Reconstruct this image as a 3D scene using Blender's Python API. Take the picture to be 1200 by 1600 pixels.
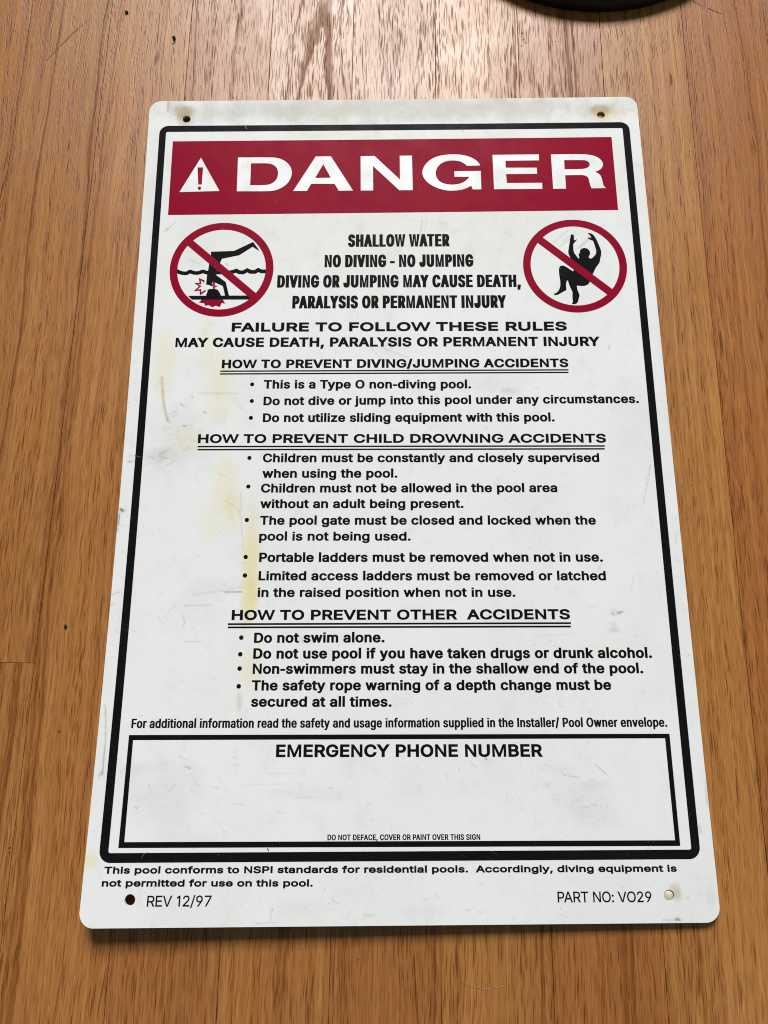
import bpy, bmesh, math, random
import numpy as np
from mathutils import Vector
from mathutils.geometry import delaunay_2d_cdt

for o in list(bpy.data.objects):
    bpy.data.objects.remove(o)
scene = bpy.context.scene
COL = scene.collection
CM = 0.01
rnd = random.Random(7)

# ------------------------------------------------------------ camera
cam = bpy.data.cameras.new('camera')
cam.sensor_fit = 'HORIZONTAL'
cam.sensor_width = 36.0
cam.lens = 1152.17 * 36.0 / 1200.0
cam.clip_start = 0.02
cam.clip_end = 60.0
camo = bpy.data.objects.new('camera', cam)
camo.location = (-0.2339*CM, -12.4705*CM, 39.2568*CM)
camo.rotation_euler = (0.233846, 0.013445, -0.00555)
COL.objects.link(camo)
scene.camera = camo
cam.dof.use_dof = False

# ------------------------------------------------------------ light
world = bpy.data.worlds.new('World')
scene.world = world
world.use_nodes = True
bg = world.node_tree.nodes['Background']
bg.inputs['Color'].default_value = (0.62, 0.82, 1.0, 1)
bg.inputs['Strength'].default_value = 0.14

def area(name, loc, target, sx, sy, watts, col):
    l = bpy.data.lights.new(name, 'AREA')
    l.shape = 'RECTANGLE'; l.size = sx; l.size_y = sy
    l.energy = watts; l.color = col
    ob = bpy.data.objects.new(name, l)
    ob.location = loc
    d = Vector(target) - Vector(loc)
    ob.rotation_euler = d.to_track_quat('-Z', 'Y').to_euler()
    COL.objects.link(ob)
    return ob
area('window_light', (0.0, 5.5, 5.05), (0, 0, 0), 3.0, 2.4, 735, (1.0, 0.985, 0.96))
area('cool_side_fill', (2.6, -1.6, 1.7), (0.05, -0.1, 0), 1.3, 1.3, 12, (0.55, 0.78, 1.0))  # added cool fill lamp, no known window; tints the sheet's lower right

scene.view_settings.view_transform = 'Standard'
scene.view_settings.look = 'None'
scene.view_settings.exposure = 0.0
scene.view_settings.gamma = 1.0

DATA = {
'title': [[[5.672,4.106],[7.717,4.12],[8.034,4.155],[8.352,4.25],[8.632,4.434],[8.855,4.685],[8.979,4.957],[9.024,5.227],[8.972,5.541],[8.842,5.852],[8.614,6.117],[8.326,6.314],[8.017,6.443],[7.667,6.497],[5.688,6.473]],[[6.488,4.532],[7.493,4.534],[7.73,4.582],[7.97,4.72],[8.113,4.924],[8.171,5.172],[8.156,5.486],[8.056,5.731],[7.866,5.93],[7.615,6.038],[7.342,6.071],[6.489,6.06]],[[10.459,4.092],[11.394,4.094],[12.763,6.51],[11.898,6.513],[11.64,6.024],[10.214,6.011],[9.961,6.493],[9.118,6.496]],[[10.931,4.641],[11.401,5.601],[10.442,5.603]],[[13.219,4.102],[14.074,4.098],[15.624,5.779],[15.622,4.099],[16.378,4.099],[16.387,6.525],[15.57,6.523],[13.978,4.8],[13.989,6.517],[13.23,6.512]],[[20.535,4.851],[19.731,4.864],[19.56,4.68],[19.329,4.541],[18.939,4.468],[18.545,4.495],[18.188,4.64],[17.927,4.908],[17.802,5.245],[17.815,5.56],[17.945,5.853],[18.194,6.058],[18.581,6.175],[19.048,6.172],[19.441,6.052],[19.7,5.854],[19.863,5.641],[18.954,5.629],[18.949,5.237],[20.56,5.236],[20.553,6.526],[20.036,6.528],[19.94,6.259],[19.702,6.412],[19.348,6.541],[18.881,6.602],[18.415,6.574],[17.952,6.434],[17.529,6.206],[17.203,5.911],[17.014,5.55],[16.981,5.235],[17.105,4.852],[17.366,4.516],[17.726,4.248],[18.201,4.095],[18.793,4.034],[19.382,4.064],[19.889,4.207],[20.274,4.44],[20.463,4.669]],[[21.319,4.112],[24.156,4.114],[24.153,4.537],[22.095,4.541],[22.093,5.031],[23.988,5.056],[23.985,5.485],[22.093,5.482],[22.116,6.11],[24.254,6.117],[24.246,6.541],[21.322,6.527]],[[24.901,4.124],[26.842,4.133],[27.27,4.185],[27.615,4.291],[27.876,4.477],[28.015,4.706],[28.039,4.91],[27.945,5.135],[27.737,5.313],[27.497,5.399],[27.685,5.492],[27.829,5.652],[27.89,5.877],[27.928,6.147],[27.95,6.37],[28.039,6.483],[28.1,6.542],[27.221,6.547],[27.157,6.359],[27.118,6.09],[27.094,5.866],[27.008,5.707],[26.781,5.614],[26.549,5.602],[25.684,5.612],[25.672,6.552],[24.897,6.55]],[[25.687,4.545],[26.775,4.552],[27.008,4.578],[27.176,4.694],[27.231,4.853],[27.172,5.033],[26.968,5.153],[26.693,5.194],[25.671,5.193]]],
'tri': [[[3.391,4.1],[4.63,6.439],[2.188,6.489]]],
'exc': [[[3.21,4.784],[3.556,4.787],[3.526,5.979],[3.316,5.976]],[[3.504,6.235],[3.5,6.271],[3.487,6.303],[3.466,6.329],[3.438,6.345],[3.406,6.351],[3.374,6.344],[3.344,6.327],[3.32,6.301],[3.304,6.268],[3.297,6.232],[3.3,6.196],[3.313,6.163],[3.335,6.138],[3.363,6.121],[3.395,6.116],[3.427,6.122],[3.457,6.139],[3.481,6.165],[3.497,6.198]]],
'jumper': [[[25.734,9.73],[25.801,9.67],[25.881,9.671],[25.949,9.751],[25.935,10.055],[25.982,10.074],[26.081,10.011],[26.111,10.04],[25.973,10.199],[25.882,10.287],[25.863,10.483],[25.857,10.874],[25.994,11.088],[26.107,11.284],[26.156,11.267],[26.166,11.108],[26.123,11.055],[26.176,10.967],[26.222,10.879],[26.23,10.772],[26.307,10.649],[26.469,10.587],[26.626,10.607],[26.746,10.691],[26.83,10.852],[26.826,10.993],[26.765,11.099],[26.717,11.204],[26.783,11.293],[26.893,11.295],[27.062,11.138],[27.173,10.998],[27.2,10.75],[27.141,10.465],[27.083,10.178],[27.026,10.088],[26.886,10.05],[26.767,9.941],[26.771,9.881],[26.866,9.889],[26.957,9.944],[26.95,9.818],[26.878,9.71],[26.782,9.637],[26.791,9.59],[26.948,9.614],[27.085,9.695],[27.185,9.858],[27.28,10.074],[27.37,10.361],[27.447,10.611],[27.494,10.825],[27.47,11.073],[27.386,11.355],[27.369,11.46],[27.327,11.601],[27.155,11.809],[27.049,11.983],[26.955,12.192],[26.848,12.383],[26.741,12.573],[26.677,12.816],[26.605,12.954],[26.458,13.056],[26.237,13.095],[25.989,13.067],[25.903,13.049],[25.912,13.291],[25.962,13.482],[26.02,13.638],[26.004,13.776],[25.949,13.912],[25.924,14.049],[25.853,14.186],[25.725,14.252],[25.57,14.25],[25.542,14.199],[25.61,14.114],[25.594,13.873],[25.606,13.598],[25.635,13.478],[25.541,13.252],[25.463,13.009],[25.416,12.765],[25.358,12.694],[25.302,12.833],[25.267,13.041],[25.287,13.231],[25.27,13.352],[25.093,13.436],[24.899,13.555],[24.754,13.639],[24.628,13.661],[24.522,13.619],[24.541,13.567],[24.684,13.517],[24.816,13.381],[24.924,13.14],[24.957,12.863],[24.931,12.515],[24.907,12.13],[24.938,11.885],[25.008,11.763],[25.135,11.729],[25.259,11.766],[25.439,11.892],[25.678,12.088],[25.754,12.117],[25.813,12.037],[25.737,11.65],[25.693,11.367],[25.558,11.012],[25.531,10.834],[25.607,10.479],[25.677,10.123],[25.705,9.945],[25.749,9.838]]],
'diver': [[[4.303,10.552],[5.68,10.518],[6.77,9.941],[6.816,9.95],[7.18,10.503],[7.114,10.502],[6.781,10.25],[5.997,10.808],[4.975,11.029],[4.873,11.324],[4.738,11.703],[4.631,12.038],[4.648,12.068],[5.27,12.57],[5.504,13.468],[5.27,13.465],[5.11,12.819],[4.494,12.519],[4.446,12.781],[4.109,12.71],[4.146,12.074],[4.202,11.654],[4.249,11.189],[4.329,11.105]],[[4.139,13.458],[4.167,13.325],[4.228,13.155],[4.207,13.059],[4.343,13.011],[4.585,12.988],[4.795,13.048],[4.924,13.202],[5.039,13.469],[5.043,13.545],[4.143,13.534]]],
'ground': [[[3.085,13.431],[6.609,13.454],[6.825,13.719],[3.319,13.683]]],
'splash': [[[3.857,13.69],[5.153,13.706],[5.303,13.965],[5.077,13.925],[5.002,14.188],[4.739,14.091],[4.554,14.19],[4.323,14.048],[4.136,14.094],[4.059,13.931],[3.728,13.87],[3.877,13.74]]],
'zig': [[[3.947,12.57],[3.963,12.471],[3.72,12.353],[3.787,12.641],[3.509,12.638],[3.778,12.813],[3.497,13.089],[3.797,13.054],[3.821,13.321],[4.111,13.096]],[[4.522,12.547],[4.605,12.671],[4.443,12.783],[4.723,12.821],[4.563,12.892],[4.602,12.999]]],
'wave': [[[2.295,11.788],[2.374,11.82],[2.529,11.918],[2.829,11.976],[3.001,11.932],[3.118,11.825],[3.28,11.924],[3.526,11.958],[3.733,11.922],[3.868,11.827],[4.047,11.918],[4.292,11.948],[5.093,11.931]],[[5.432,11.93],[5.659,11.904],[5.865,11.822],[6.04,11.93],[6.269,11.949],[6.511,11.801],[6.724,11.917],[6.99,11.92],[7.157,11.792],[7.369,11.896],[7.817,11.889]]],
'barL': [[[3.243,9.812],[7.075,13.329],[6.59,13.461],[2.889,10.15]]],
'barR': [[[24.076,9.851],[27.964,13.318],[27.627,13.659],[23.771,10.205]]],
'ringL': [4.985,11.711,3.082,2.628],
'ringR': [25.878,11.736,3.049,2.606],
'text': [["wt","SHALLOW WATER",12.472,10.331,18.53,10.375,0.829,0.235,0.185],["wt","NO DIVING - NO JUMPING",11.079,11.669,19.905,11.74,0.818,0.235,0.185],["wt","DIVING OR JUMPING MAY CAUSE DEATH,",8.31,12.967,22.638,13.108,0.808,0.235,0.185],["wt","PARALYSIS OR PERMANENT INJURY",9.232,14.323,21.722,14.434,0.809,0.235,0.185],["w2","FAILURE TO FOLLOW THESE RULES",5.742,15.765,25.15,15.929,0.577,0.335,0.245],["w2","MAY CAUSE DEATH, PARALYSIS OR PERMANENT INJURY",2.504,16.694,26.956,16.914,0.588,0.29,0.22],["h1","HOW TO PREVENT DIVING/JUMPING ACCIDENTS",5.274,18.041,25.091,18.2,0.532,0.3,0.215],["r1","This is a Type O non-diving pool.",7.718,19.314,19.513,19.434,0.526,0.262,0.203],["r2","Do not dive or jump into this pool under any circumstances.",7.74,20.323,28.908,20.419,0.521,0.262,0.203],["r3","Do not utilize sliding equipment with this pool.",7.736,21.332,24.119,21.467,0.523,0.262,0.203],["h2","HOW TO PREVENT CHILD DROWNING ACCIDENTS",4.135,22.536,26.892,22.739,0.522,0.3,0.215],["r4","Children must be constantly and closely supervised",7.815,23.696,26.434,23.861,0.51,0.262,0.203],["r4","when using the pool.",7.82,24.596,15.284,24.655,0.513,0.262,0.203],["r5","Children must not be allowed in the pool area",7.768,25.44,24.018,25.56,0.508,0.262,0.203],["r5","without an adult being present.",7.764,26.322,18.871,26.407,0.503,0.262,0.203],["r6","The pool gate must be closed and locked when the",7.784,27.257,25.989,27.396,0.501,0.262,0.203],["r6","pool is not being used.",7.77,28.136,15.964,28.2,0.496,0.262,0.203],["r7","Portable ladders must be removed when not in use.",7.813,29.309,26.214,29.428,0.514,0.262,0.203],["r8","Limited access ladders must be removed or latched",7.816,30.301,26.297,30.431,0.501,0.262,0.203],["r8","in the raised position when not in use.",7.806,31.192,21.457,31.274,0.495,0.262,0.203],["h3","HOW TO PREVENT OTHER  ACCIDENTS",6.479,32.401,24.262,32.47,0.532,0.3,0.215],["r9","Do not swim alone.",7.708,33.593,14.528,33.608,0.528,0.262,0.203],["ra","Do not use pool if you have taken drugs or drunk alcohol.",7.698,34.405,28.362,34.483,0.536,0.262,0.203],["rb","Non-swimmers must stay in the shallow end of the pool.",7.697,35.175,27.839,35.257,0.524,0.262,0.203],["rc","The safety rope warning of a depth change must be",7.686,36.01,26.126,36.08,0.518,0.262,0.203],["rc","secured at all times.",7.687,36.814,14.87,36.853,0.512,0.262,0.203],["nt","For additional information read the safety and usage information supplied in the Installer/ Pool Owner envelope.",1.661,37.823,28.812,37.907,0.456,0.215,0.165],["em","EMERGENCY PHONE NUMBER",9.047,39.261,22.411,39.315,0.607,0.265,0.21],["dd","DO NOT DEFACE, COVER OR PAINT OVER THIS SIGN",11.69,43.119,19.144,43.145,0.257,0.22,0.18],["cf","This pool conforms to NSPI standards for residential pools.  Accordingly, diving equipment is",0.976,44.532,28.594,44.637,0.314,0.33,0.235],["cf","not permitted for use on this pool.",0.923,45.09,11.02,45.161,0.311,0.33,0.235],["rv","REV 12/97",3.153,45.967,6.21,45.98,0.472,0.155,0.145],["pn","PART NO: VO29",22.741,45.936,27.254,45.96,0.47,0.155,0.145]],
'bul': [["r1",7.062,19.045],["r2",7.076,20.057],["r3",7.062,21.069],["r4",7.067,23.432],["r5",7.07,25.086],["r6",7.064,26.979],["r7",7.085,29.028],["r8",7.086,30.03],["r9",7.036,33.315],["ra",7.022,34.172],["rb",7.022,34.899],["rc",7.017,35.792]],
'und': [["h1",5.194,18.218,25.08,18.365,0.053],["h1",5.202,18.388,25.071,18.521,0.053],["h2",4.135,22.743,26.793,22.932,0.055],["h2",4.145,22.924,26.78,23.1,0.055],["h3",6.297,32.611,24.282,32.67,0.061],["h3",6.305,32.781,24.27,32.846,0.061]],
'blob': [[15.278,0.656,16.76,1.216,0.73,0.695,0.63,0.8,0],[15.421,6.602,17.798,6.45,0.92,0.895,0.835,0.6,0],[7.368,29.362,0.585,2.911,0.98,0.885,0.58,0.925,1],[7.315,31.427,0.51,1.347,0.98,0.885,0.58,0.647,1],[7.689,34.753,0.598,1.29,0.98,0.885,0.58,0.518,1],[7.075,36.516,0.196,0.506,0.55,0.4,0.18,0.28,1],[5.254,18.985,0.807,2.894,0.98,0.885,0.58,0.518,1],[4.302,16.795,0.557,2.377,0.98,0.885,0.58,0.37,1],[5.785,25.056,0.778,2.175,0.98,0.885,0.58,0.518,1],[6.309,26.516,0.632,1.431,0.98,0.885,0.58,0.407,1],[2.0,17.964,0.664,2.348,0.98,0.885,0.58,0.463,1],[4.944,27.223,0.769,1.421,0.98,0.885,0.58,0.296,1],[2.256,0.859,0.802,0.511,0.55,0.4,0.18,0.75,1],[2.368,1.463,0.6,0.508,0.55,0.4,0.18,0.5,1],[28.219,0.867,0.756,0.471,0.55,0.4,0.18,0.7,1],[28.466,1.295,0.556,0.562,0.98,0.885,0.58,0.647,1],[29.029,1.21,2.38,0.375,0.98,0.885,0.58,0.222,1],[1.182,0.292,0.201,0.651,0.55,0.4,0.18,0.3,1],[28.458,45.573,0.309,0.391,0.55,0.4,0.18,0.5,1],[0.302,43.968,0.555,0.506,0.98,0.885,0.58,0.647,1],[4.694,6.337,0.391,0.178,0.55,0.4,0.18,0.3,1],[21.639,19.637,0.578,0.27,0.42,0.4,0.4,0.266,1],[20.39,19.156,2.176,0.544,0.42,0.4,0.4,0.084,1],[26.609,32.16,0.402,0.234,0.42,0.4,0.4,0.21,1],[26.463,32.727,0.267,0.199,0.42,0.4,0.4,0.175,1],[3.254,22.425,1.98,2.241,0.42,0.4,0.4,0.112,1],[3.794,22.43,1.44,0.94,0.98,0.885,0.58,0.37,1],[2.043,23.166,1.077,0.561,0.42,0.4,0.4,0.21,1],[5.306,30.731,1.708,0.683,0.42,0.4,0.4,0.098,1],[4.704,32.087,2.031,1.337,0.42,0.4,0.4,0.056,1],[10.482,33.458,0.669,0.198,0.42,0.4,0.4,0.14,1],[15.23,26.592,3.136,0.894,0.42,0.4,0.4,0.035,1],[3.675,40.95,1.902,1.757,0.42,0.4,0.4,0.119,1],[2.782,39.747,0.96,0.452,0.42,0.4,0.4,0.14,1],[24.585,41.366,1.584,1.177,0.42,0.4,0.4,0.112,1],[24.959,40.622,0.955,0.299,0.42,0.4,0.4,0.14,1],[23.419,39.859,1.279,0.242,0.42,0.4,0.4,0.084,1],[10.651,40.989,2.22,0.356,0.42,0.4,0.4,0.091,1],[15.954,46.307,1.22,0.383,0.42,0.4,0.4,0.084,1],[10.774,46.129,1.523,0.545,0.42,0.4,0.4,0.07,1],[30.125,45.585,0.309,0.559,0.42,0.4,0.4,0.105,1],[5.084,43.003,1.871,0.344,0.42,0.4,0.4,0.098,1],[17.606,13.496,1.498,0.825,0.42,0.4,0.4,0.049,1],[14.955,16.722,1.475,0.559,0.42,0.4,0.4,0.098,1],[28.194,21.168,1.427,2.253,0.42,0.4,0.4,0.07,1],[27.826,33.563,0.997,1.305,0.42,0.4,0.4,0.056,1],[16.26,2.07,9.921,0.139,0.42,0.4,0.4,0.07,1],[7.866,0.816,6.009,0.56,0.42,0.4,0.4,0.07,1],[24.688,0.534,3.99,0.565,0.42,0.4,0.4,0.07,1],[0.593,6.423,0.314,5.19,0.42,0.4,0.4,0.07,1],[30.514,19.271,0.288,5.641,0.42,0.4,0.4,0.049,1],[12.272,0.625,0.802,0.468,0.98,0.885,0.58,0.278,1],[7.609,5.837,0.47,0.624,0.42,0.4,0.4,0.175,1],[6.62,5.513,0.313,0.447,0.42,0.4,0.4,0.175,1],[3.549,10.798,0.957,0.595,0.42,0.4,0.4,0.042,1],[26.635,33.884,1.991,0.262,0.98,0.885,0.58,0.185,1],[26.536,33.06,0.334,0.165,0.42,0.4,0.4,0.28,1]],
'stroke': [[[[1.853,18.554],[2.062,20.118],[2.252,20.814],[2.344,21.122]],0.13,[0.55,0.4,0.18],0.55],[[[2.342,21.084],[2.421,21.2]],0.07,[0.12,0.11,0.11],0.5],[[[0.13,26.336],[0.241,26.41]],0.14,[0.12,0.11,0.11],0.75],[[[0.096,26.571],[0.045,27.003],[0.038,27.541]],0.05,[0.12,0.11,0.11],0.7],[[[0.325,26.356],[0.469,26.394]],0.03,[0.12,0.11,0.11],0.5],[[[0.355,23.598],[0.462,23.599]],0.08,[0.12,0.11,0.11],0.5],[[[0.263,23.335],[0.466,23.188]],0.05,[0.42,0.4,0.4],0.5],[[[29.222,24.061],[28.647,26.204]],0.035,[0.45,0.42,0.6],0.6],[[[6.0,30.941],[6.953,30.913]],0.05,[0.12,0.11,0.11],0.6],[[[3.928,31.608],[5.523,31.585]],0.03,[0.42,0.4,0.4],0.5],[[[4.302,31.066],[7.011,30.674]],0.04,[0.42,0.4,0.4],0.3],[[[3.891,32.081],[4.019,32.486],[3.935,32.753]],0.025,[0.12,0.11,0.11],0.5],[[[4.053,33.519],[4.956,33.491]],0.025,[0.42,0.4,0.4],0.5],[[[7.46,40.554],[10.64,40.512]],0.03,[0.42,0.4,0.4],0.2],[[[10.022,41.164],[11.288,41.141]],0.03,[0.42,0.4,0.4],0.3],[[[8.713,40.051],[10.309,40.029]],0.03,[0.42,0.4,0.4],0.2],[[[3.018,20.244],[3.32,20.441]],0.04,[0.12,0.11,0.11],0.55],[[[2.434,20.816],[2.822,20.628]],0.03,[0.12,0.11,0.11],0.5],[[[2.552,20.971],[2.974,20.745]],0.03,[0.12,0.11,0.11],0.4],[[[3.644,19.709],[3.724,19.826]],0.05,[0.12,0.11,0.11],0.5],[[[4.352,20.683],[4.499,20.723]],0.06,[0.12,0.11,0.11],0.6],[[[4.002,19.557],[6.377,19.583]],0.09,[0.42,0.4,0.4],0.28],[[[3.273,21.514],[3.382,21.515]],0.07,[0.12,0.11,0.11],0.6],[[[2.043,23.166],[2.39,22.981]],0.05,[0.12,0.11,0.11],0.5],[[[2.128,23.354],[2.488,23.395]],0.06,[0.12,0.11,0.11],0.45],[[[2.446,23.842],[2.861,23.622]],0.03,[0.12,0.11,0.11],0.4],[[[5.324,24.315],[5.759,24.503],[6.035,24.321]],0.03,[0.42,0.4,0.4],0.4],[[[6.685,25.43],[6.695,26.519],[6.925,28.658]],0.03,[0.42,0.4,0.4],0.45],[[[5.822,25.86],[6.547,26.337],[6.594,26.626]],0.025,[0.42,0.4,0.4],0.5],[[[26.776,32.161],[27.017,32.096]],0.08,[0.12,0.11,0.11],0.6],[[[26.475,32.16],[26.536,32.227]],0.05,[0.12,0.11,0.11],0.5],[[[30.251,27.89],[30.158,28.487]],0.05,[0.45,0.42,0.6],0.45],[[[30.452,26.9],[30.221,27.147]],0.03,[0.42,0.4,0.4],0.4],[[[0.23,36.638],[0.387,37.894],[0.415,39.126],[0.412,40.035]],0.045,[0.12,0.11,0.11],0.55],[[[0.396,39.884],[0.29,40.095]],0.08,[0.42,0.4,0.4],0.5],[[[-0.137,31.036],[0.463,30.869]],0.03,[0.12,0.11,0.11],0.4],[[[-0.022,31.548],[0.245,31.482]],0.04,[0.12,0.11,0.11],0.35],[[[12.846,46.255],[12.666,46.581]],0.04,[0.42,0.4,0.4],0.35],[[[9.073,46.224],[9.03,46.659]],0.05,[0.42,0.4,0.4],0.3],[[[9.1,46.115],[9.132,46.17]],0.07,[0.55,0.4,0.18],0.7],[[[27.693,46.734],[28.61,46.755]],0.06,[0.42,0.4,0.4],0.35],[[[28.339,46.712],[28.461,46.713]],0.1,[0.12,0.11,0.11],0.6],[[[8.367,46.735],[9.333,46.689]],0.05,[0.42,0.4,0.4],0.3],[[[13.516,46.424],[13.973,46.428]],0.09,[0.55,0.4,0.18],0.3],[[[1.161,-0.083],[1.128,0.757]],0.12,[0.55,0.4,0.18],0.35],[[[19.44,2.108],[19.59,2.388]],0.06,[0.42,0.4,0.4],0.4],[[[16.942,8.601],[16.811,9.467]],0.06,[0.42,0.4,0.4],0.5],[[[17.175,8.473],[17.082,9.341]],0.04,[0.42,0.4,0.4],0.4],[[[25.085,10.479],[26.09,9.634]],0.05,[0.42,0.4,0.4],0.45],[[[25.649,9.369],[24.683,10.217]],0.05,[0.42,0.4,0.4],0.4],[[[26.101,9.462],[25.22,10.139]],0.04,[0.42,0.4,0.4],0.35],[[[26.217,10.58],[26.833,9.903]],0.09,[0.42,0.4,0.4],0.4],[[[25.941,10.747],[27.023,9.905]],0.04,[0.42,0.4,0.4],0.45],[[[27.256,9.305],[27.809,9.052]],0.05,[0.42,0.4,0.4],0.4],[[[1.609,9.059],[2.04,8.501]],0.06,[0.42,0.4,0.4],0.4],[[[1.459,9.144],[1.604,8.973]],0.08,[0.42,0.4,0.4],0.4],[[[2.788,10.874],[3.969,11.566]],0.04,[0.45,0.42,0.6],0.4],[[[5.178,11.328],[5.414,11.5]],0.05,[0.42,0.4,0.4],0.5],[[[7.086,4.122],[7.53,4.444]],0.04,[0.42,0.4,0.4],0.6],[[[27.52,16.873],[27.428,17.111]],0.07,[0.42,0.4,0.4],0.5],[[[16.4,18.72],[18.252,17.558]],0.03,[0.42,0.4,0.4],0.25],[[[14.585,16.918],[16.051,17.532]],0.06,[0.42,0.4,0.4],0.3],[[[13.294,16.301],[14.581,17.714]],0.04,[0.42,0.4,0.4],0.3],[[[29.903,42.576],[29.934,42.868]],0.1,[0.42,0.4,0.4],0.4],[[[30.387,40.502],[30.412,41.696]],0.05,[0.42,0.4,0.4],0.4],[[[19.599,39.382],[19.533,39.443]],0.06,[0.12,0.11,0.11],0.8],[[[23.398,40.162],[24.186,40.317]],0.03,[0.42,0.4,0.4],0.5],[[[25.029,39.716],[25.478,40.113]],0.05,[0.42,0.4,0.4],0.4],[[[4.538,39.696],[4.766,39.757]],0.06,[0.12,0.11,0.11],0.55],[[[3.822,40.802],[4.118,40.505]],0.03,[0.12,0.11,0.11],0.4],[[[2.144,41.532],[2.344,41.65]],0.04,[0.12,0.11,0.11],0.5],[[[4.504,6.468],[6.091,7.15]],0.06,[0.42,0.4,0.4],0.3],[[[16.172,8.591],[18.474,8.839]],0.02,[0.42,0.4,0.4],0.2],[[[26.141,29.5],[25.944,29.844]],0.12,[0.42,0.4,0.4],0.25],[[[27.557,30.883],[27.784,30.202]],0.07,[0.42,0.4,0.4],0.3],[[[22.178,33.364],[24.523,33.213]],0.06,[0.42,0.4,0.4],0.14]],
'scr': [[[[2.729,43.843],[2.835,43.645],[3.019,43.618]],0.03,[0.6,0.6,0.6],0.7],[[[6.018,1.821],[6.147,2.1]],0.03,[0.4,0.4,0.4],0.7],[[[0.649,23.227],[0.98,23.342]],0.03,[0.3,0.3,0.3],0.7],[[[8.781,43.456],[8.848,43.57]],0.05,[0.3,0.3,0.3],0.7],[[[27.327,43.2],[27.316,43.316]],0.03,[0.7,0.7,0.7],0.7]],
'speck': [[-11.604,29.98,0.05],[8.39,28.57,0.1],[8.448,28.068,0.07],[8.3,27.572,0.08],[8.599,27.815,0.07],[10.491,27.878,0.05],[10.471,28.931,0.05],[12.21,26.606,0.04],[16.598,26.522,0.05],[-10.135,23.951,0.08],[-8.748,26.164,0.05],[-6.702,29.831,0.06],[0.798,29.224,0.05],[2.835,27.528,0.04],[-12.258,24.86,0.04],[-23.821,23.33,0.05],[-23.721,22.421,0.05],[18.249,19.56,0.06],[19.696,18.806,0.06],[16.163,-1.747,0.06],[15.796,-3.653,0.05],[-2.057,-25.106,0.04],[-17.453,-14.569,0.07],[-19.409,-20.115,0.08],[-19.386,-20.321,0.07],[18.868,-1.917,0.06],[15.631,-1.815,0.05]],
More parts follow.
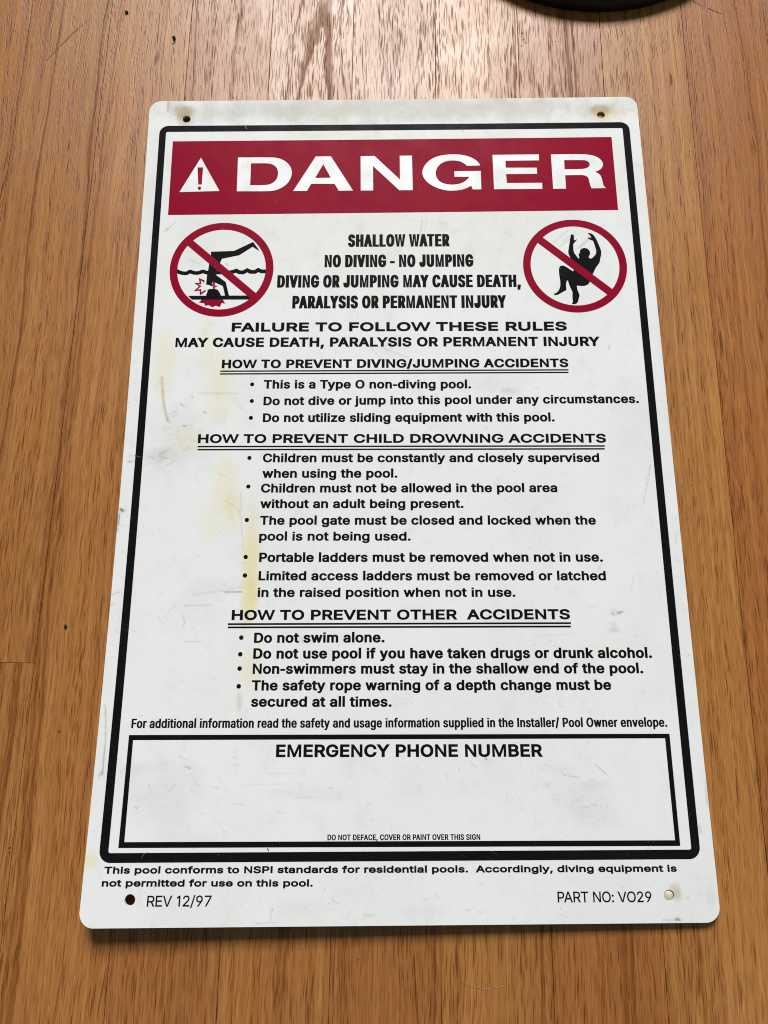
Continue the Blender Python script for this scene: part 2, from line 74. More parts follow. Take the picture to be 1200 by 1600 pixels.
'glyph': {" ":[188],",":[188,[[38,-119],[68,71],[137,71],[84,-119]]],"-":[451,[[337,244],[337,188],[114,188],[114,244]]],".":[188,[[95,-4],[78,-1],[63,9],[53,24],[50,41],[53,59],[63,73],[78,83],[95,87],[113,83],[128,73],[138,59],[141,41],[138,24],[128,9],[113,-1]]],"/":[249,[[235,533],[71,-76],[14,-76],[178,533]]],"1":[330,[[76,0],[76,55],[391,55],[391,0]],[[276,509],[276,0],[212,0],[212,448],[209,448],[86,358],[86,427],[198,509]]],"2":[453,[[64,0],[64,47],[234,229],[282,282],[311,327],[318,349],[320,371],[317,397],[308,419],[293,436],[273,449],[250,457],[224,460],[196,457],[172,447],[153,433],[139,413],[130,390],[127,362],[66,362],[71,405],[86,442],[111,473],[143,496],[181,511],[225,516],[268,511],[306,497],[337,474],[361,445],[376,411],[381,372],[379,345],[371,318],[357,290],[336,259],[267,180],[153,60],[153,57],[389,57],[389,0]]],"7":[453,[[97,0],[323,448],[323,452],[62,452],[62,509],[391,509],[391,449],[165,0]]],"9":[453,[[226,516],[271,510],[310,494],[343,468],[368,434],[384,394],[389,347],[385,310],[373,270],[350,224],[315,168],[200,0],[130,0],[301,248],[307,248],[299,234],[287,221],[257,202],[238,197],[218,195],[174,200],[137,214],[106,237],[83,269],[69,307],[64,352],[69,397],[85,436],[110,469],[143,494],[182,510]],[[226,460],[198,457],[174,446],[154,430],[138,407],[128,381],[125,352],[128,322],[138,295],[154,273],[174,257],[198,247],[226,243],[254,247],[279,257],[299,273],[314,295],[324,321],[327,350],[324,381],[314,407],[299,430],[279,446],[254,457]]],":":[188,[[95,-4],[78,-1],[63,9],[53,24],[50,41],[53,59],[63,73],[78,83],[95,87],[113,83],[128,73],[138,59],[141,41],[138,24],[128,9],[113,-1]],[[95,271],[78,274],[63,284],[53,299],[50,316],[53,334],[63,349],[78,358],[95,362],[113,358],[128,349],[138,334],[141,316],[138,299],[128,284],[113,274]]],"A":[480,[[16,0],[201,509],[276,509],[463,0],[395,0],[287,302],[264,372],[232,478],[245,478],[213,371],[191,302],[85,0]],[[110,142],[110,199],[370,199],[370,142]]],"B":[456,[[60,0],[60,509],[241,509],[290,504],[329,491],[359,470],[381,442],[394,410],[398,374],[395,344],[387,320],[373,301],[356,286],[337,275],[315,267],[315,262],[339,257],[363,245],[385,227],[402,203],[414,173],[418,136],[414,100],[400,67],[377,39],[344,18],[301,4],[247,0]],[[125,57],[245,57],[296,63],[330,80],[349,106],[355,137],[352,162],[342,184],[327,203],[306,218],[280,228],[248,231],[125,231]],[[125,285],[238,285],[264,288],[288,296],[308,309],[323,326],[333,348],[336,372],[330,404],[313,429],[283,446],[240,452],[125,452]]],"C":[510,[[267,-7],[205,1],[150,25],[104,63],[70,115],[48,179],[40,254],[48,329],[70,393],[104,445],[150,484],[205,508],[267,516],[305,513],[340,504],[373,490],[402,471],[427,447],[448,418],[463,385],[473,348],[408,348],[400,373],[389,395],[375,413],[357,428],[338,440],[315,449],[292,454],[267,456],[223,450],[184,432],[150,404],[125,364],[109,314],[103,254],[109,195],[125,145],[151,105],[184,76],[223,59],[267,53],[292,55],[315,60],[338,69],[357,81],[375,96],[389,114],[400,136],[408,160],[473,160],[464,124],[448,91],[428,62],[402,38],[373,18],[341,5],[305,-4]]],"D":[502,[[219,0],[96,0],[96,57],[215,57],[272,63],[318,81],[354,110],[379,149],[394,198],[399,255],[394,312],[379,361],[354,399],[320,428],[275,446],[221,452],[93,452],[93,509],[225,509],[294,501],[353,478],[385,455],[412,426],[433,391],[455,329],[462,255],[455,181],[433,119],[411,84],[384,54],[351,31],[291,8]],[[125,509],[125,0],[60,0],[60,509]]],"E":[419,[[60,0],[60,509],[372,509],[372,452],[125,452],[125,286],[355,286],[355,229],[125,229],[125,57],[375,57],[375,0]]],"F":[410,[[60,0],[60,509],[369,509],[369,452],[125,452],[125,278],[346,278],[346,221],[125,221],[125,0]]],"G":[520,[[269,-7],[205,1],[149,25],[103,64],[69,116],[47,180],[40,254],[47,329],[69,393],[103,445],[149,484],[203,508],[265,516],[304,513],[340,504],[374,489],[403,469],[429,445],[449,416],[464,384],[474,349],[408,349],[399,372],[387,393],[373,411],[356,427],[337,439],[315,448],[291,454],[265,456],[222,450],[183,432],[150,404],[125,364],[109,314],[103,254],[109,195],[125,145],[151,105],[184,76],[224,59],[269,53],[309,58],[345,71],[374,93],[396,123],[410,160],[415,202],[434,199],[283,199],[283,256],[478,256],[478,200],[471,141],[451,91],[419,50],[377,19],[326,0]]],"H":[517,[[60,0],[60,509],[125,509],[125,289],[392,289],[392,509],[457,509],[457,0],[392,0],[392,232],[125,232],[125,0]]],"I":[300,[[31,0],[31,57],[118,57],[118,452],[31,452],[31,509],[269,509],[269,452],[183,452],[183,57],[269,57],[269,0]]],"J":[396,[[185,-7],[143,-3],[106,11],[75,33],[52,63],[38,100],[33,145],[33,173],[98,173],[98,145],[104,104],[122,74],[149,56],[185,50],[220,56],[248,74],[266,104],[272,145],[272,509],[336,509],[336,145],[331,100],[317,63],[294,33],[263,11],[227,-3]]],"L":[393,[[60,0],[60,509],[125,509],[125,57],[361,57],[361,0]]],"M":[628,[[60,0],[60,509],[152,509],[277,187],[287,159],[299,123],[311,84],[322,49],[307,49],[318,83],[330,121],[342,158],[352,187],[476,509],[568,509],[568,0],[504,0],[504,291],[504,327],[505,369],[506,413],[507,457],[513,457],[498,409],[482,363],[467,322],[456,291],[342,0],[286,0],[170,291],[159,321],[145,361],[129,408],[112,457],[119,457],[120,416],[121,372],[122,328],[122,291],[122,0]]],"N":[523,[[60,0],[60,509],[136,509],[343,183],[363,151],[388,107],[414,55],[405,54],[401,108],[399,157],[399,195],[399,509],[463,509],[463,0],[387,0],[202,290],[177,331],[148,381],[108,452],[119,454],[122,384],[124,328],[125,291],[125,0]]],"O":[533,[[267,-7],[205,1],[150,25],[105,63],[70,115],[48,179],[40,254],[48,329],[70,393],[105,445],[150,484],[205,508],[267,516],[329,508],[384,484],[429,445],[464,393],[486,329],[493,254],[486,179],[464,115],[429,63],[384,25],[329,1]],[[267,53],[310,59],[349,76],[383,104],[408,144],[425,194],[430,254],[425,315],[408,365],[383,404],[349,433],[310,450],[267,456],[223,450],[184,433],[151,404],[125,364],[109,314],[103,254],[109,194],[125,144],[151,105],[184,76],[223,59]]],"P":[445,[[60,0],[60,509],[235,509],[289,504],[332,487],[366,462],[390,430],[404,391],[409,348],[404,304],[390,265],[366,233],[332,207],[289,191],[235,186],[109,186],[109,242],[233,242],[269,246],[297,256],[318,272],[333,294],[342,320],[344,348],[342,376],[333,402],[318,423],[297,439],[268,449],[232,452],[125,452],[125,0]]],"R":[449,[[60,0],[60,509],[236,509],[289,504],[333,489],[367,465],[390,433],[404,395],[409,352],[404,309],[390,271],[367,240],[333,217],[289,203],[236,198],[96,198],[96,255],[234,255],[269,258],[298,267],[319,281],[334,300],[342,324],[345,352],[342,380],[334,405],[319,425],[298,440],[269,449],[233,452],[125,452],[125,0]],[[353,0],[230,229],[303,229],[428,0]]],"S":[447,[[224,-9],[172,-4],[128,9],[91,31],[64,60],[46,96],[38,137],[104,137],[110,110],[123,88],[142,71],[166,59],[194,51],[224,49],[257,52],[286,60],[310,74],[329,92],[342,114],[346,139],[342,161],[332,179],[316,193],[296,205],[245,222],[184,239],[128,261],[86,289],[67,313],[56,341],[52,372],[58,413],[75,448],[102,476],[138,498],[180,512],[227,516],[274,512],[316,498],[351,476],[377,449],[394,415],[401,378],[337,378],[327,412],[302,437],[267,453],[225,459],[194,456],[167,448],[145,435],[129,418],[119,398],[115,376],[119,352],[131,334],[148,319],[169,308],[212,293],[264,279],[312,264],[359,238],[378,220],[395,198],[405,171],[408,139],[403,99],[386,64],[360,34],[323,11],[278,-4]]],"T":[449,[[32,452],[32,509],[417,509],[417,452],[257,452],[257,0],[193,0],[193,452]]],"U":[517,[[259,-8],[203,-2],[154,15],[114,43],[85,80],[66,124],[60,173],[60,509],[124,509],[124,178],[128,144],[141,113],[161,88],[187,68],[220,56],[259,52],[298,56],[331,68],[357,88],[377,113],[389,144],[393,178],[393,509],[457,509],[457,173],[451,124],[433,80],[403,43],[363,15],[315,-2]]],"V":[480,[[204,0],[16,509],[84,509],[192,206],[215,137],[248,31],[235,31],[267,138],[290,206],[395,509],[463,509],[278,0]]],"W":[686,[[155,0],[16,509],[82,509],[163,196],[175,145],[187,94],[197,40],[189,40],[200,94],[211,145],[224,196],[306,509],[380,509],[462,196],[474,145],[486,94],[497,40],[488,40],[499,94],[510,145],[523,196],[603,509],[670,509],[530,0],[455,0],[368,323],[351,391],[336,475],[350,475],[335,395],[318,323],[230,0]]],"Y":[472,[[203,0],[203,208],[16,509],[91,509],[192,344],[222,292],[250,230],[224,230],[251,293],[280,344],[381,509],[455,509],[268,208],[268,0]]],"a":[389,[[160,-9],[126,-5],[94,5],[68,22],[48,45],[34,74],[30,108],[34,138],[43,161],[58,179],[78,193],[125,211],[178,220],[234,227],[252,230],[265,235],[273,243],[276,255],[276,257],[274,278],[267,297],[256,311],[240,322],[220,329],[196,331],[171,329],[149,322],[132,313],[118,301],[100,274],[41,291],[57,322],[79,346],[104,364],[133,375],[163,382],[194,384],[239,379],[263,372],[286,360],[306,343],[322,320],[333,290],[337,251],[337,0],[277,0],[277,52],[272,52],[252,25],[236,12],[215,1],[190,-6]],[[170,45],[202,49],[228,59],[248,74],[263,93],[272,115],[276,138],[276,190],[259,182],[231,176],[200,171],[175,168],[134,159],[117,150],[103,139],[95,124],[92,105],[94,87],[102,72],[114,60],[130,52],[149,47]]],"b":[424,[[229,-8],[198,-5],[172,4],[153,17],[138,31],[118,59],[112,59],[112,0],[53,0],[53,509],[114,509],[114,319],[118,319],[137,346],[152,360],[171,373],[197,382],[229,384],[274,378],[313,361],[345,332],[370,293],[385,245],[390,189],[385,133],[370,84],[345,45],[313,16],[274,-2]],[[220,47],[252,52],[279,66],[300,88],[316,117],[325,151],[328,189],[325,227],[316,261],[301,289],[280,311],[253,325],[220,330],[188,326],[161,312],[140,291],[125,263],[116,229],[113,189],[116,149],[125,115],[140,87],[162,65],[188,52]]],"c":[396,[[207,-8],[159,-2],[117,16],[82,46],[56,85],[39,133],[34,187],[39,243],[56,291],[82,330],[117,360],[159,378],[207,384],[234,382],[260,377],[284,368],[305,356],[324,340],[340,322],[353,301],[362,277],[303,262],[290,289],[270,311],[242,325],[207,330],[173,325],[145,310],[124,287],[108,258],[99,224],[96,187],[99,151],[108,117],[124,88],[145,66],[173,51],[207,46],[243,52],[271,66],[292,89],[304,117],[363,102],[354,78],[341,56],[325,37],[306,21],[285,8],[261,-1],[235,-6]]],"d":[424,[[195,-8],[151,-2],[111,16],[79,45],[55,84],[39,133],[34,189],[39,245],[55,293],[80,332],[112,361],[151,378],[196,384],[228,382],[253,373],[273,360],[287,346],[306,319],[311,319],[311,509],[372,509],[372,0],[313,0],[313,59],[307,59],[287,31],[272,17],[252,4],[227,-5]],[[205,47],[236,52],[263,65],[284,87],[299,115],[309,149],[312,189],[309,229],[300,263],[284,291],[263,312],[237,326],[205,330],[172,325],[145,311],[124,289],[108,261],[99,227],[96,189],[99,151],[109,117],[124,88],[145,66],[172,52]]],"e":[404,[[212,-8],[160,-2],[117,16],[82,46],[56,85],[39,132],[34,187],[39,242],[55,290],[80,329],[115,359],[157,378],[205,384],[236,382],[266,374],[294,360],[319,341],[341,315],[357,282],[367,242],[371,194],[371,169],[75,169],[75,221],[338,221],[310,202],[307,237],[298,269],[283,294],[263,314],[237,326],[205,330],[173,326],[146,313],[125,294],[109,270],[99,241],[96,211],[96,178],[100,139],[110,106],[128,80],[151,61],[179,50],[212,46],[234,48],[254,53],[271,61],[285,73],[297,88],[306,105],[365,91],[353,63],[335,39],[311,19],[283,4],[249,-5]]],"f":[254,[[228,379],[228,327],[6,327],[6,379]],[[81,0],[81,432],[85,461],[96,486],[113,505],[135,519],[161,527],[187,530],[222,527],[243,521],[227,468],[215,472],[195,474],[171,470],[154,460],[145,443],[142,419],[142,0]]],"g":[425,[[207,-151],[168,-148],[134,-140],[105,-127],[82,-110],[64,-91],[51,-69],[101,-41],[122,-66],[136,-78],[154,-88],[178,-95],[207,-97],[249,-92],[282,-75],[298,-57],[308,-34],[311,-6],[311,68],[306,68],[287,41],[272,28],[252,16],[227,8],[195,5],[151,10],[113,27],[80,53],[55,90],[39,136],[34,191],[39,246],[55,293],[80,332],[112,361],[152,378],[196,384],[228,382],[253,373],[273,360],[288,346],[308,319],[313,319],[313,379],[372,379],[372,-9],[367,-54],[350,-90],[324,-117],[291,-136],[251,-147]],[[205,59],[237,63],[264,75],[285,95],[300,121],[309,154],[312,193],[309,231],[300,264],[285,291],[264,312],[237,326],[205,330],[172,326],[145,312],[124,290],[109,262],[99,230],[96,193],[99,155],[109,123],[124,96],[145,76],[172,63]]],"h":[410,[[114,227],[114,0],[53,0],[53,509],[114,509],[114,287],[102,287],[124,332],[152,362],[187,379],[227,384],[264,380],[295,369],[321,349],[341,321],[353,285],[357,240],[357,0],[296,0],[296,235],[290,275],[273,304],[246,323],[210,329],[184,326],[161,317],[141,303],[126,283],[117,257]]],"i":[167,[[53,0],[53,379],[114,379],[114,0]],[[84,443],[68,446],[54,455],[44,468],[41,483],[44,499],[54,512],[68,521],[84,524],[100,521],[114,512],[123,499],[126,483],[123,468],[114,455],[100,446]]],"j":[167,[[53,379],[114,379],[114,-30],[111,-62],[102,-90],[86,-112],[65,-129],[37,-139],[4,-143],[-10,-143],[-10,-87],[2,-87],[25,-83],[40,-72],[50,-54],[53,-29]],[[83,443],[67,446],[53,455],[44,468],[41,483],[44,499],[53,512],[67,521],[83,524],[100,521],[114,512],[123,499],[126,483],[123,468],[114,455],[100,446]]],"k":[381,[[110,137],[110,212],[121,212],[284,379],[360,379],[184,199],[177,199]],[[53,0],[53,509],[114,509],[114,0]],[[294,0],[148,186],[191,229],[372,0]]],"l":[189,[[139,-2],[101,3],[74,20],[58,48],[53,84],[53,509],[114,509],[114,99],[116,76],[120,62],[130,54],[146,52],[160,53],[170,54],[181,3],[162,-1]]],"m":[610,[[53,0],[53,379],[112,379],[112,295],[108,295],[118,323],[132,346],[151,363],[172,376],[195,384],[219,386],[257,380],[287,361],[309,332],[321,295],[312,295],[322,320],[337,343],[357,361],[381,375],[408,383],[437,386],[468,382],[497,372],[522,354],[541,328],[553,296],[557,255],[557,0],[496,0],[496,254],[490,289],[473,313],[448,326],[419,330],[395,328],[374,320],[358,307],[345,290],[338,270],[335,247],[335,0],[274,0],[274,260],[269,288],[253,311],[229,325],[199,330],[178,328],[158,320],[140,307],[126,289],[117,266],[114,238],[114,0]]],"n":[410,[[114,227],[114,0],[53,0],[53,379],[112,379],[112,287],[102,287],[124,332],[152,362],[187,379],[227,384],[264,380],[295,369],[321,349],[341,321],[353,285],[357,240],[357,0],[296,0],[296,235],[290,275],[273,304],[246,323],[210,329],[184,326],[161,317],[141,303],[126,283],[117,257]]],"o":[415,[[207,-8],[159,-2],[117,16],[82,46],[56,85],[39,133],[34,187],[39,243],[56,291],[82,330],[117,360],[159,378],[207,384],[256,378],[299,360],[334,330],[359,291],[376,243],[381,187],[376,133],[359,85],[334,46],[299,16],[256,-2]],[[207,46],[242,51],[270,66],[292,88],[307,117],[316,151],[319,187],[316,224],[307,258],[292,287],[270,310],[242,325],[207,330],[173,325],[145,310],[124,287],[108,258],[99,224],[96,187],[99,151],[108,117],[124,88],[145,66],[173,51]]],"p":[424,[[53,-143],[53,379],[112,379],[112,319],[118,319],[137,346],[152,360],[171,373],[197,382],[229,384],[274,378],[313,361],[345,332],[370,293],[385,245],[390,189],[385,133],[370,84],[345,45],[313,16],[274,-2],[229,-8],[198,-5],[173,4],[153,17],[138,31],[118,59],[114,59],[114,-143]],[[220,47],[252,52],[279,66],[300,88],[316,117],[325,151],[328,189],[325,227],[316,261],[301,289],[280,311],[253,325],[220,330],[188,326],[161,312],[140,291],[125,263],[116,229],[113,189],[116,149],[125,115],[140,87],[162,65],[188,52]]],"q":[424,[[372,-143],[311,-143],[311,59],[306,59],[287,31],[272,17],[252,4],[227,-5],[195,-8],[151,-2],[111,16],[79,45],[55,84],[39,133],[34,189],[39,245],[55,293],[80,332],[112,361],[151,378],[196,384],[228,382],[253,373],[273,360],[287,346],[307,319],[313,319],[313,379],[372,379]],[[205,47],[236,52],[263,65],[284,87],[299,115],[309,149],[312,189],[309,229],[300,263],[284,291],[263,312],[237,326],[205,330],[172,325],[145,311],[124,289],[108,261],[99,227],[96,189],[99,151],[109,117],[124,88],[145,66],[172,52]]],"r":[259,[[53,0],[53,379],[112,379],[112,321],[115,321],[130,347],[152,367],[181,380],[213,385],[229,384],[243,384],[243,322],[230,324],[207,326],[182,323],[159,315],[140,301],[126,284],[117,262],[114,237],[114,0]]],"s":[365,[[182,-8],[145,-5],[112,3],[84,18],[62,38],[46,63],[36,94],[94,107],[105,79],[124,60],[150,49],[181,45],[217,49],[244,62],[262,81],[268,103],[264,121],[254,136],[237,147],[212,155],[149,170],[104,186],[72,208],[53,237],[47,274],[52,305],[65,332],[87,354],[115,370],[149,381],[187,384],[223,381],[254,372],[279,358],[299,339],[314,316],[324,290],[268,277],[258,298],[243,316],[220,329],[187,333],[156,329],[131,317],[114,299],[109,277],[113,258],[124,243],[144,232],[172,223],[229,209],[275,193],[306,171],[325,142],[331,107],[326,75],[312,47],[290,24],[260,6],[223,-4]]],"t":[227,[[204,379],[204,327],[6,327],[6,379]],[[65,471],[126,471],[126,98],[128,76],[136,61],[150,53],[170,50],[185,51],[202,54],[213,2],[192,-3],[168,-4],[125,2],[92,21],[72,52],[65,93]]],"u":[410,[[182,-5],[146,-1],[115,11],[89,30],[69,59],[57,95],[53,139],[53,379],[114,379],[114,144],[120,104],[137,75],[164,56],[200,50],[226,53],[249,62],[269,76],[283,97],[293,122],[296,153],[296,379],[357,379],[357,0],[298,0],[298,92],[307,92],[286,47],[257,17],[222,0]]],"v":[389,[[163,0],[17,379],[84,379],[165,155],[187,87],[206,21],[184,21],[203,87],[224,155],[305,379],[371,379],[226,0]]],"w":[567,[[138,0],[23,379],[87,379],[133,214],[154,137],[175,41],[165,41],[186,135],[206,214],[252,379],[316,379],[362,214],[382,136],[402,41],[391,41],[413,135],[434,214],[480,379],[545,379],[429,0],[368,0],[319,172],[305,225],[291,280],[277,338],[291,338],[277,280],[263,225],[248,172],[199,0]]],"y":[389,[[47,-139],[61,-86],[71,-87],[88,-90],[104,-89],[118,-84],[130,-74],[141,-58],[151,-36],[163,-1],[17,379],[84,379],[165,155],[187,87],[206,21],[184,21],[202,87],[224,155],[305,379],[371,379],[204,-58],[191,-85],[177,-107],[159,-124],[139,-136],[116,-143],[91,-145],[65,-143]]],"z":[380,[[42,0],[42,46],[254,320],[254,323],[48,323],[48,379],[333,379],[333,331],[126,60],[126,56],[339,56],[339,0]]]}
}


# ------------------------------------------------------------ helpers
def tag(o, label=None, cat=None, group=None, kind=None):
    if label: o['label'] = label
    if cat: o['category'] = cat
    if group: o['group'] = group
    if kind: o['kind'] = kind
    return o

def mesh_obj(name, verts, faces, mat, parent=None, smooth=False):
    me = bpy.data.meshes.new(name)
    me.from_pydata([tuple(v) for v in verts], [], [tuple(f) for f in faces])
    me.update()
    if smooth:
        me.polygons.foreach_set('use_smooth', [True]*len(me.polygons))
    me.materials.append(mat)
    o = bpy.data.objects.new(name, me)
    COL.objects.link(o)
    if parent: o.parent = parent
    return o

class NT:
    def __init__(self, name):
        self.m = bpy.data.materials.new(name); self.m.use_nodes = True
        self.t = self.m.node_tree; self.n = self.t.nodes; self.l = self.t.links
        self.p = self.n['Principled BSDF']
    def new(self, typ, **kw):
        nd = self.n.new(typ)
        for k, v in kw.items():
            if k.startswith('i_'):
                nd.inputs[k[2:]].default_value = v
            else: setattr(nd, k, v)
        return nd
    def math(self, op, a, b=None, c=None, clamp=False):
        nd = self.n.new('ShaderNodeMath'); nd.operation = op; nd.use_clamp = clamp
        for i, v in enumerate((a, b, c)):
            if v is None: continue
            if isinstance(v, (int, float)): nd.inputs[i].default_value = v
            else: self.l.new(v, nd.inputs[i])
        return nd.outputs[0]
    def smooth(self, v, a, b, lo=0.0, hi=1.0):
        nd = self.n.new('ShaderNodeMapRange'); nd.interpolation_type = 'SMOOTHSTEP'
        nd.inputs[1].default_value = a; nd.inputs[2].default_value = b
        nd.inputs[3].default_value = lo; nd.inputs[4].default_value = hi
        self.l.new(v, nd.inputs[0]); return nd.outputs[0]
    def mix(self, f, a, b, typ='MIX'):
        nd = self.n.new('ShaderNodeMix'); nd.data_type = 'RGBA'; nd.blend_type = typ
        if isinstance(f, (int, float)): nd.inputs[0].default_value = f
        else: self.l.new(f, nd.inputs[0])
        for i, v in ((6, a), (7, b)):
            if isinstance(v, tuple): nd.inputs[i].default_value = (*v[:3], 1)
            else: self.l.new(v, nd.inputs[i])
        return nd.outputs[2]
    def scaled(self, vec, s):
        nd = self.n.new('ShaderNodeVectorMath'); nd.operation = 'MULTIPLY'
        self.l.new(vec, nd.inputs[0]); nd.inputs[1].default_value = s
        return nd.outputs[0]
    def noise(self, vec, scale=1.0, detail=2.0, rough=0.5, dist=0.0, out=0):
        nd = self.n.new('ShaderNodeTexNoise')
        self.l.new(vec, nd.inputs['Vector'])
        nd.inputs['Scale'].default_value = scale; nd.inputs['Detail'].default_value = detail
        nd.inputs['Roughness'].default_value = rough; nd.inputs['Distortion'].default_value = dist
        return nd.outputs[out]

# ------------------------------------------------------------ materials
def wood_material():
    k = NT('oak_floorboards'); p = k.p
    uv = k.new('ShaderNodeUVMap', uv_map='grain').outputs[0]      # centimetres along / across the board
    att = k.new('ShaderNodeAttribute', attribute_name='tone')
    tone = att.outputs['Color']
    sep = k.new('ShaderNodeSeparateXYZ'); k.l.new(uv, sep.inputs[0])
    x, y = sep.outputs[0], sep.outputs[1]
    fig = k.new('ShaderNodeUVMap', uv_map='figure').outputs[0]    # position relative to the board's heart
    fs = k.new('ShaderNodeSeparateXYZ'); k.l.new(fig, fs.inputs[0])
    # slow wander of the grain lines along the board
    w1 = k.math('SUBTRACT', k.noise(k.scaled(uv, (0.22, 0.045, 1)), 1.0, 2.0, 0.5), 0.5)
    w2 = k.math('SUBTRACT', k.noise(k.scaled(uv, (1.3, 0.20, 1)), 1.0, 2.0, 0.5), 0.5)
    w3 = k.math('SUBTRACT', k.noise(k.scaled(uv, (3.0, 1.3, 1)), 1.0, 1.0, 0.5), 0.5)
    wander = k.math('ADD', k.math('MULTIPLY', w1, 2.2), k.math('MULTIPLY', w2, 0.55))
    fv = k.math('MULTIPLY', k.math('TANH', k.math('DIVIDE', fs.outputs[1], 1.7)), 1.7)
    heart = k.math('SQRT', k.math('ADD', k.math('MULTIPLY', fs.outputs[0], fs.outputs[0]), k.math('MULTIPLY', fv, fv)))
    rc = k.math('ADD', k.math('ADD', heart, k.math('MULTIPLY', wander, 0.8)), k.math('MULTIPLY', w3, 0.07))
    cr = k.new('ShaderNodeCombineXYZ'); k.l.new(rc, cr.inputs[0]); k.l.new(k.math('MULTIPLY', y, 0.004), cr.inputs[1])
    so = k.new('ShaderNodeSeparateColor'); k.l.new(tone, so.inputs[0])
    k.l.new(k.math('MULTIPLY', so.outputs[0], 97.0), cr.inputs[2])
    rv = cr.outputs[0]
    ring = k.noise(k.scaled(rv, (2.3, 1, 1)), 1.0, 3.0, 0.6)               # growth rings
    broad = k.noise(k.scaled(rv, (0.5, 1, 1)), 1.0, 1.0, 0.5)
    xs = k.math('ADD', x, k.math('ADD', k.math('MULTIPLY', w1, 1.2), k.math('MULTIPLY', w2, 0.35)))
    cg = k.new('ShaderNodeCombineXYZ'); k.l.new(xs, cg.inputs[0]); k.l.new(y, cg.inputs[1])
    g = cg.outputs[0]
    fibre = k.noise(k.scaled(g, (15.0, 0.11, 1)), 1.0, 3.0, 0.65)
    def dashes(sx, sy, r0, r1, keep):
        v = k.new('ShaderNodeTexVoronoi', feature='F1'); v.inputs['Scale'].default_value = 1.0
        v.inputs['Randomness'].default_value = 1.0
        k.l.new(k.scaled(g, (sx, sy, 1)), v.inputs['Vector'])
        sc = k.new('ShaderNodeSeparateColor'); k.l.new(v.outputs['Color'], sc.inputs[0])
        lit = k.smooth(sc.outputs[0], keep, keep+0.12)
        return k.math('MULTIPLY', k.smooth(v.outputs['Distance'], r0, r1, 1.0, 0.0), lit), sc.outputs[1]
    d1, rnd1 = dashes(10.5, 0.48, 0.16, 0.42, 0.05)                          # open pores: short dark dashes along the board
    d2, rnd2 = dashes(17.0, 0.95, 0.18, 0.48, 0.08)
    d3, rnd3 = dashes(9.0, 0.55, 0.10, 0.32, 0.50)                           # pale flecks
    early = k.smooth(ring, 0.44, 0.60)
    gate = k.smooth(ring, 0.36, 0.60, 0.45, 1.0)
    pm = k.math('MAXIMUM', k.math('MULTIPLY', d1, gate), k.math('MULTIPLY', d2, k.math('MULTIPLY', gate, 0.75)))
    vein = k.math('MULTIPLY', k.smooth(ring, 0.57, 0.66), k.smooth(broad, 0.42, 0.60))
    c = k.mix(k.math('MULTIPLY', early, 0.55), tone, k.mix(1.0, tone, (0.74, 0.62, 0.52), 'MULTIPLY'))
    c = k.mix(k.smooth(broad, 0.38, 0.66, 0.40, 0.0), c, k.mix(1.0, tone, (1.25, 1.22, 1.10), 'MULTIPLY'))
    c = k.mix(k.smooth(fibre, 0.42, 0.66, 0.0, 0.55), c, k.mix(1.0, tone, (0.60, 0.48, 0.38), 'MULTIPLY'))
    streak = k.noise(k.scaled(g, (4.2, 0.055, 1)), 1.0, 2.0, 0.55)
    c = k.mix(k.smooth(streak, 0.36, 0.64, 0.50, 0.0), c, k.mix(1.0, tone, (0.66, 0.54, 0.43), 'MULTIPLY'))
    c = k.mix(k.math('MULTIPLY', d3, 0.40), c, k.mix(1.0, tone, (1.45, 1.45, 1.40), 'MULTIPLY'))
    c = k.mix(k.math('MULTIPLY', vein, 0.62), c, k.mix(1.0, tone, (0.42, 0.31, 0.26), 'MULTIPLY'))
    c = k.mix(k.math('MULTIPLY', pm, 0.92), c, k.mix(1.0, tone, (0.30, 0.20, 0.13), 'MULTIPLY'))
    k.l.new(c, p.inputs['Base Color'])
    big = k.noise(k.scaled(uv, (0.25, 0.12, 1)), 1.0, 3.0, 0.6)
    r = k.math('ADD', k.smooth(big, 0.3, 0.7, 0.30, 0.37), k.math('ADD', k.math('MULTIPLY', pm, 0.12), k.math('MULTIPLY', vein, 0.08)))
    k.l.new(r, p.inputs['Roughness'])
    k.l.new(k.math('SUBTRACT', 0.36, k.math('MULTIPLY', k.math('MAXIMUM', pm, vein), 0.24)), p.inputs['Specular IOR Level'])
    h = k.math('SUBTRACT', k.math('MULTIPLY', fibre, 0.35), k.math('MULTIPLY', pm, 0.8))
    h = k.math('ADD', h, k.math('MULTIPLY', k.noise(k.scaled(uv, (1.1, 0.25, 1)), 1.0, 2.0, 0.5), 1.2))
    b = k.new('ShaderNodeBump'); b.inputs['Strength'].default_value = 0.5
    b.inputs['Distance'].default_value = 0.00012
    k.l.new(h, b.inputs['Height']); k.l.new(b.outputs[0], p.inputs['Normal'])
    return k.m

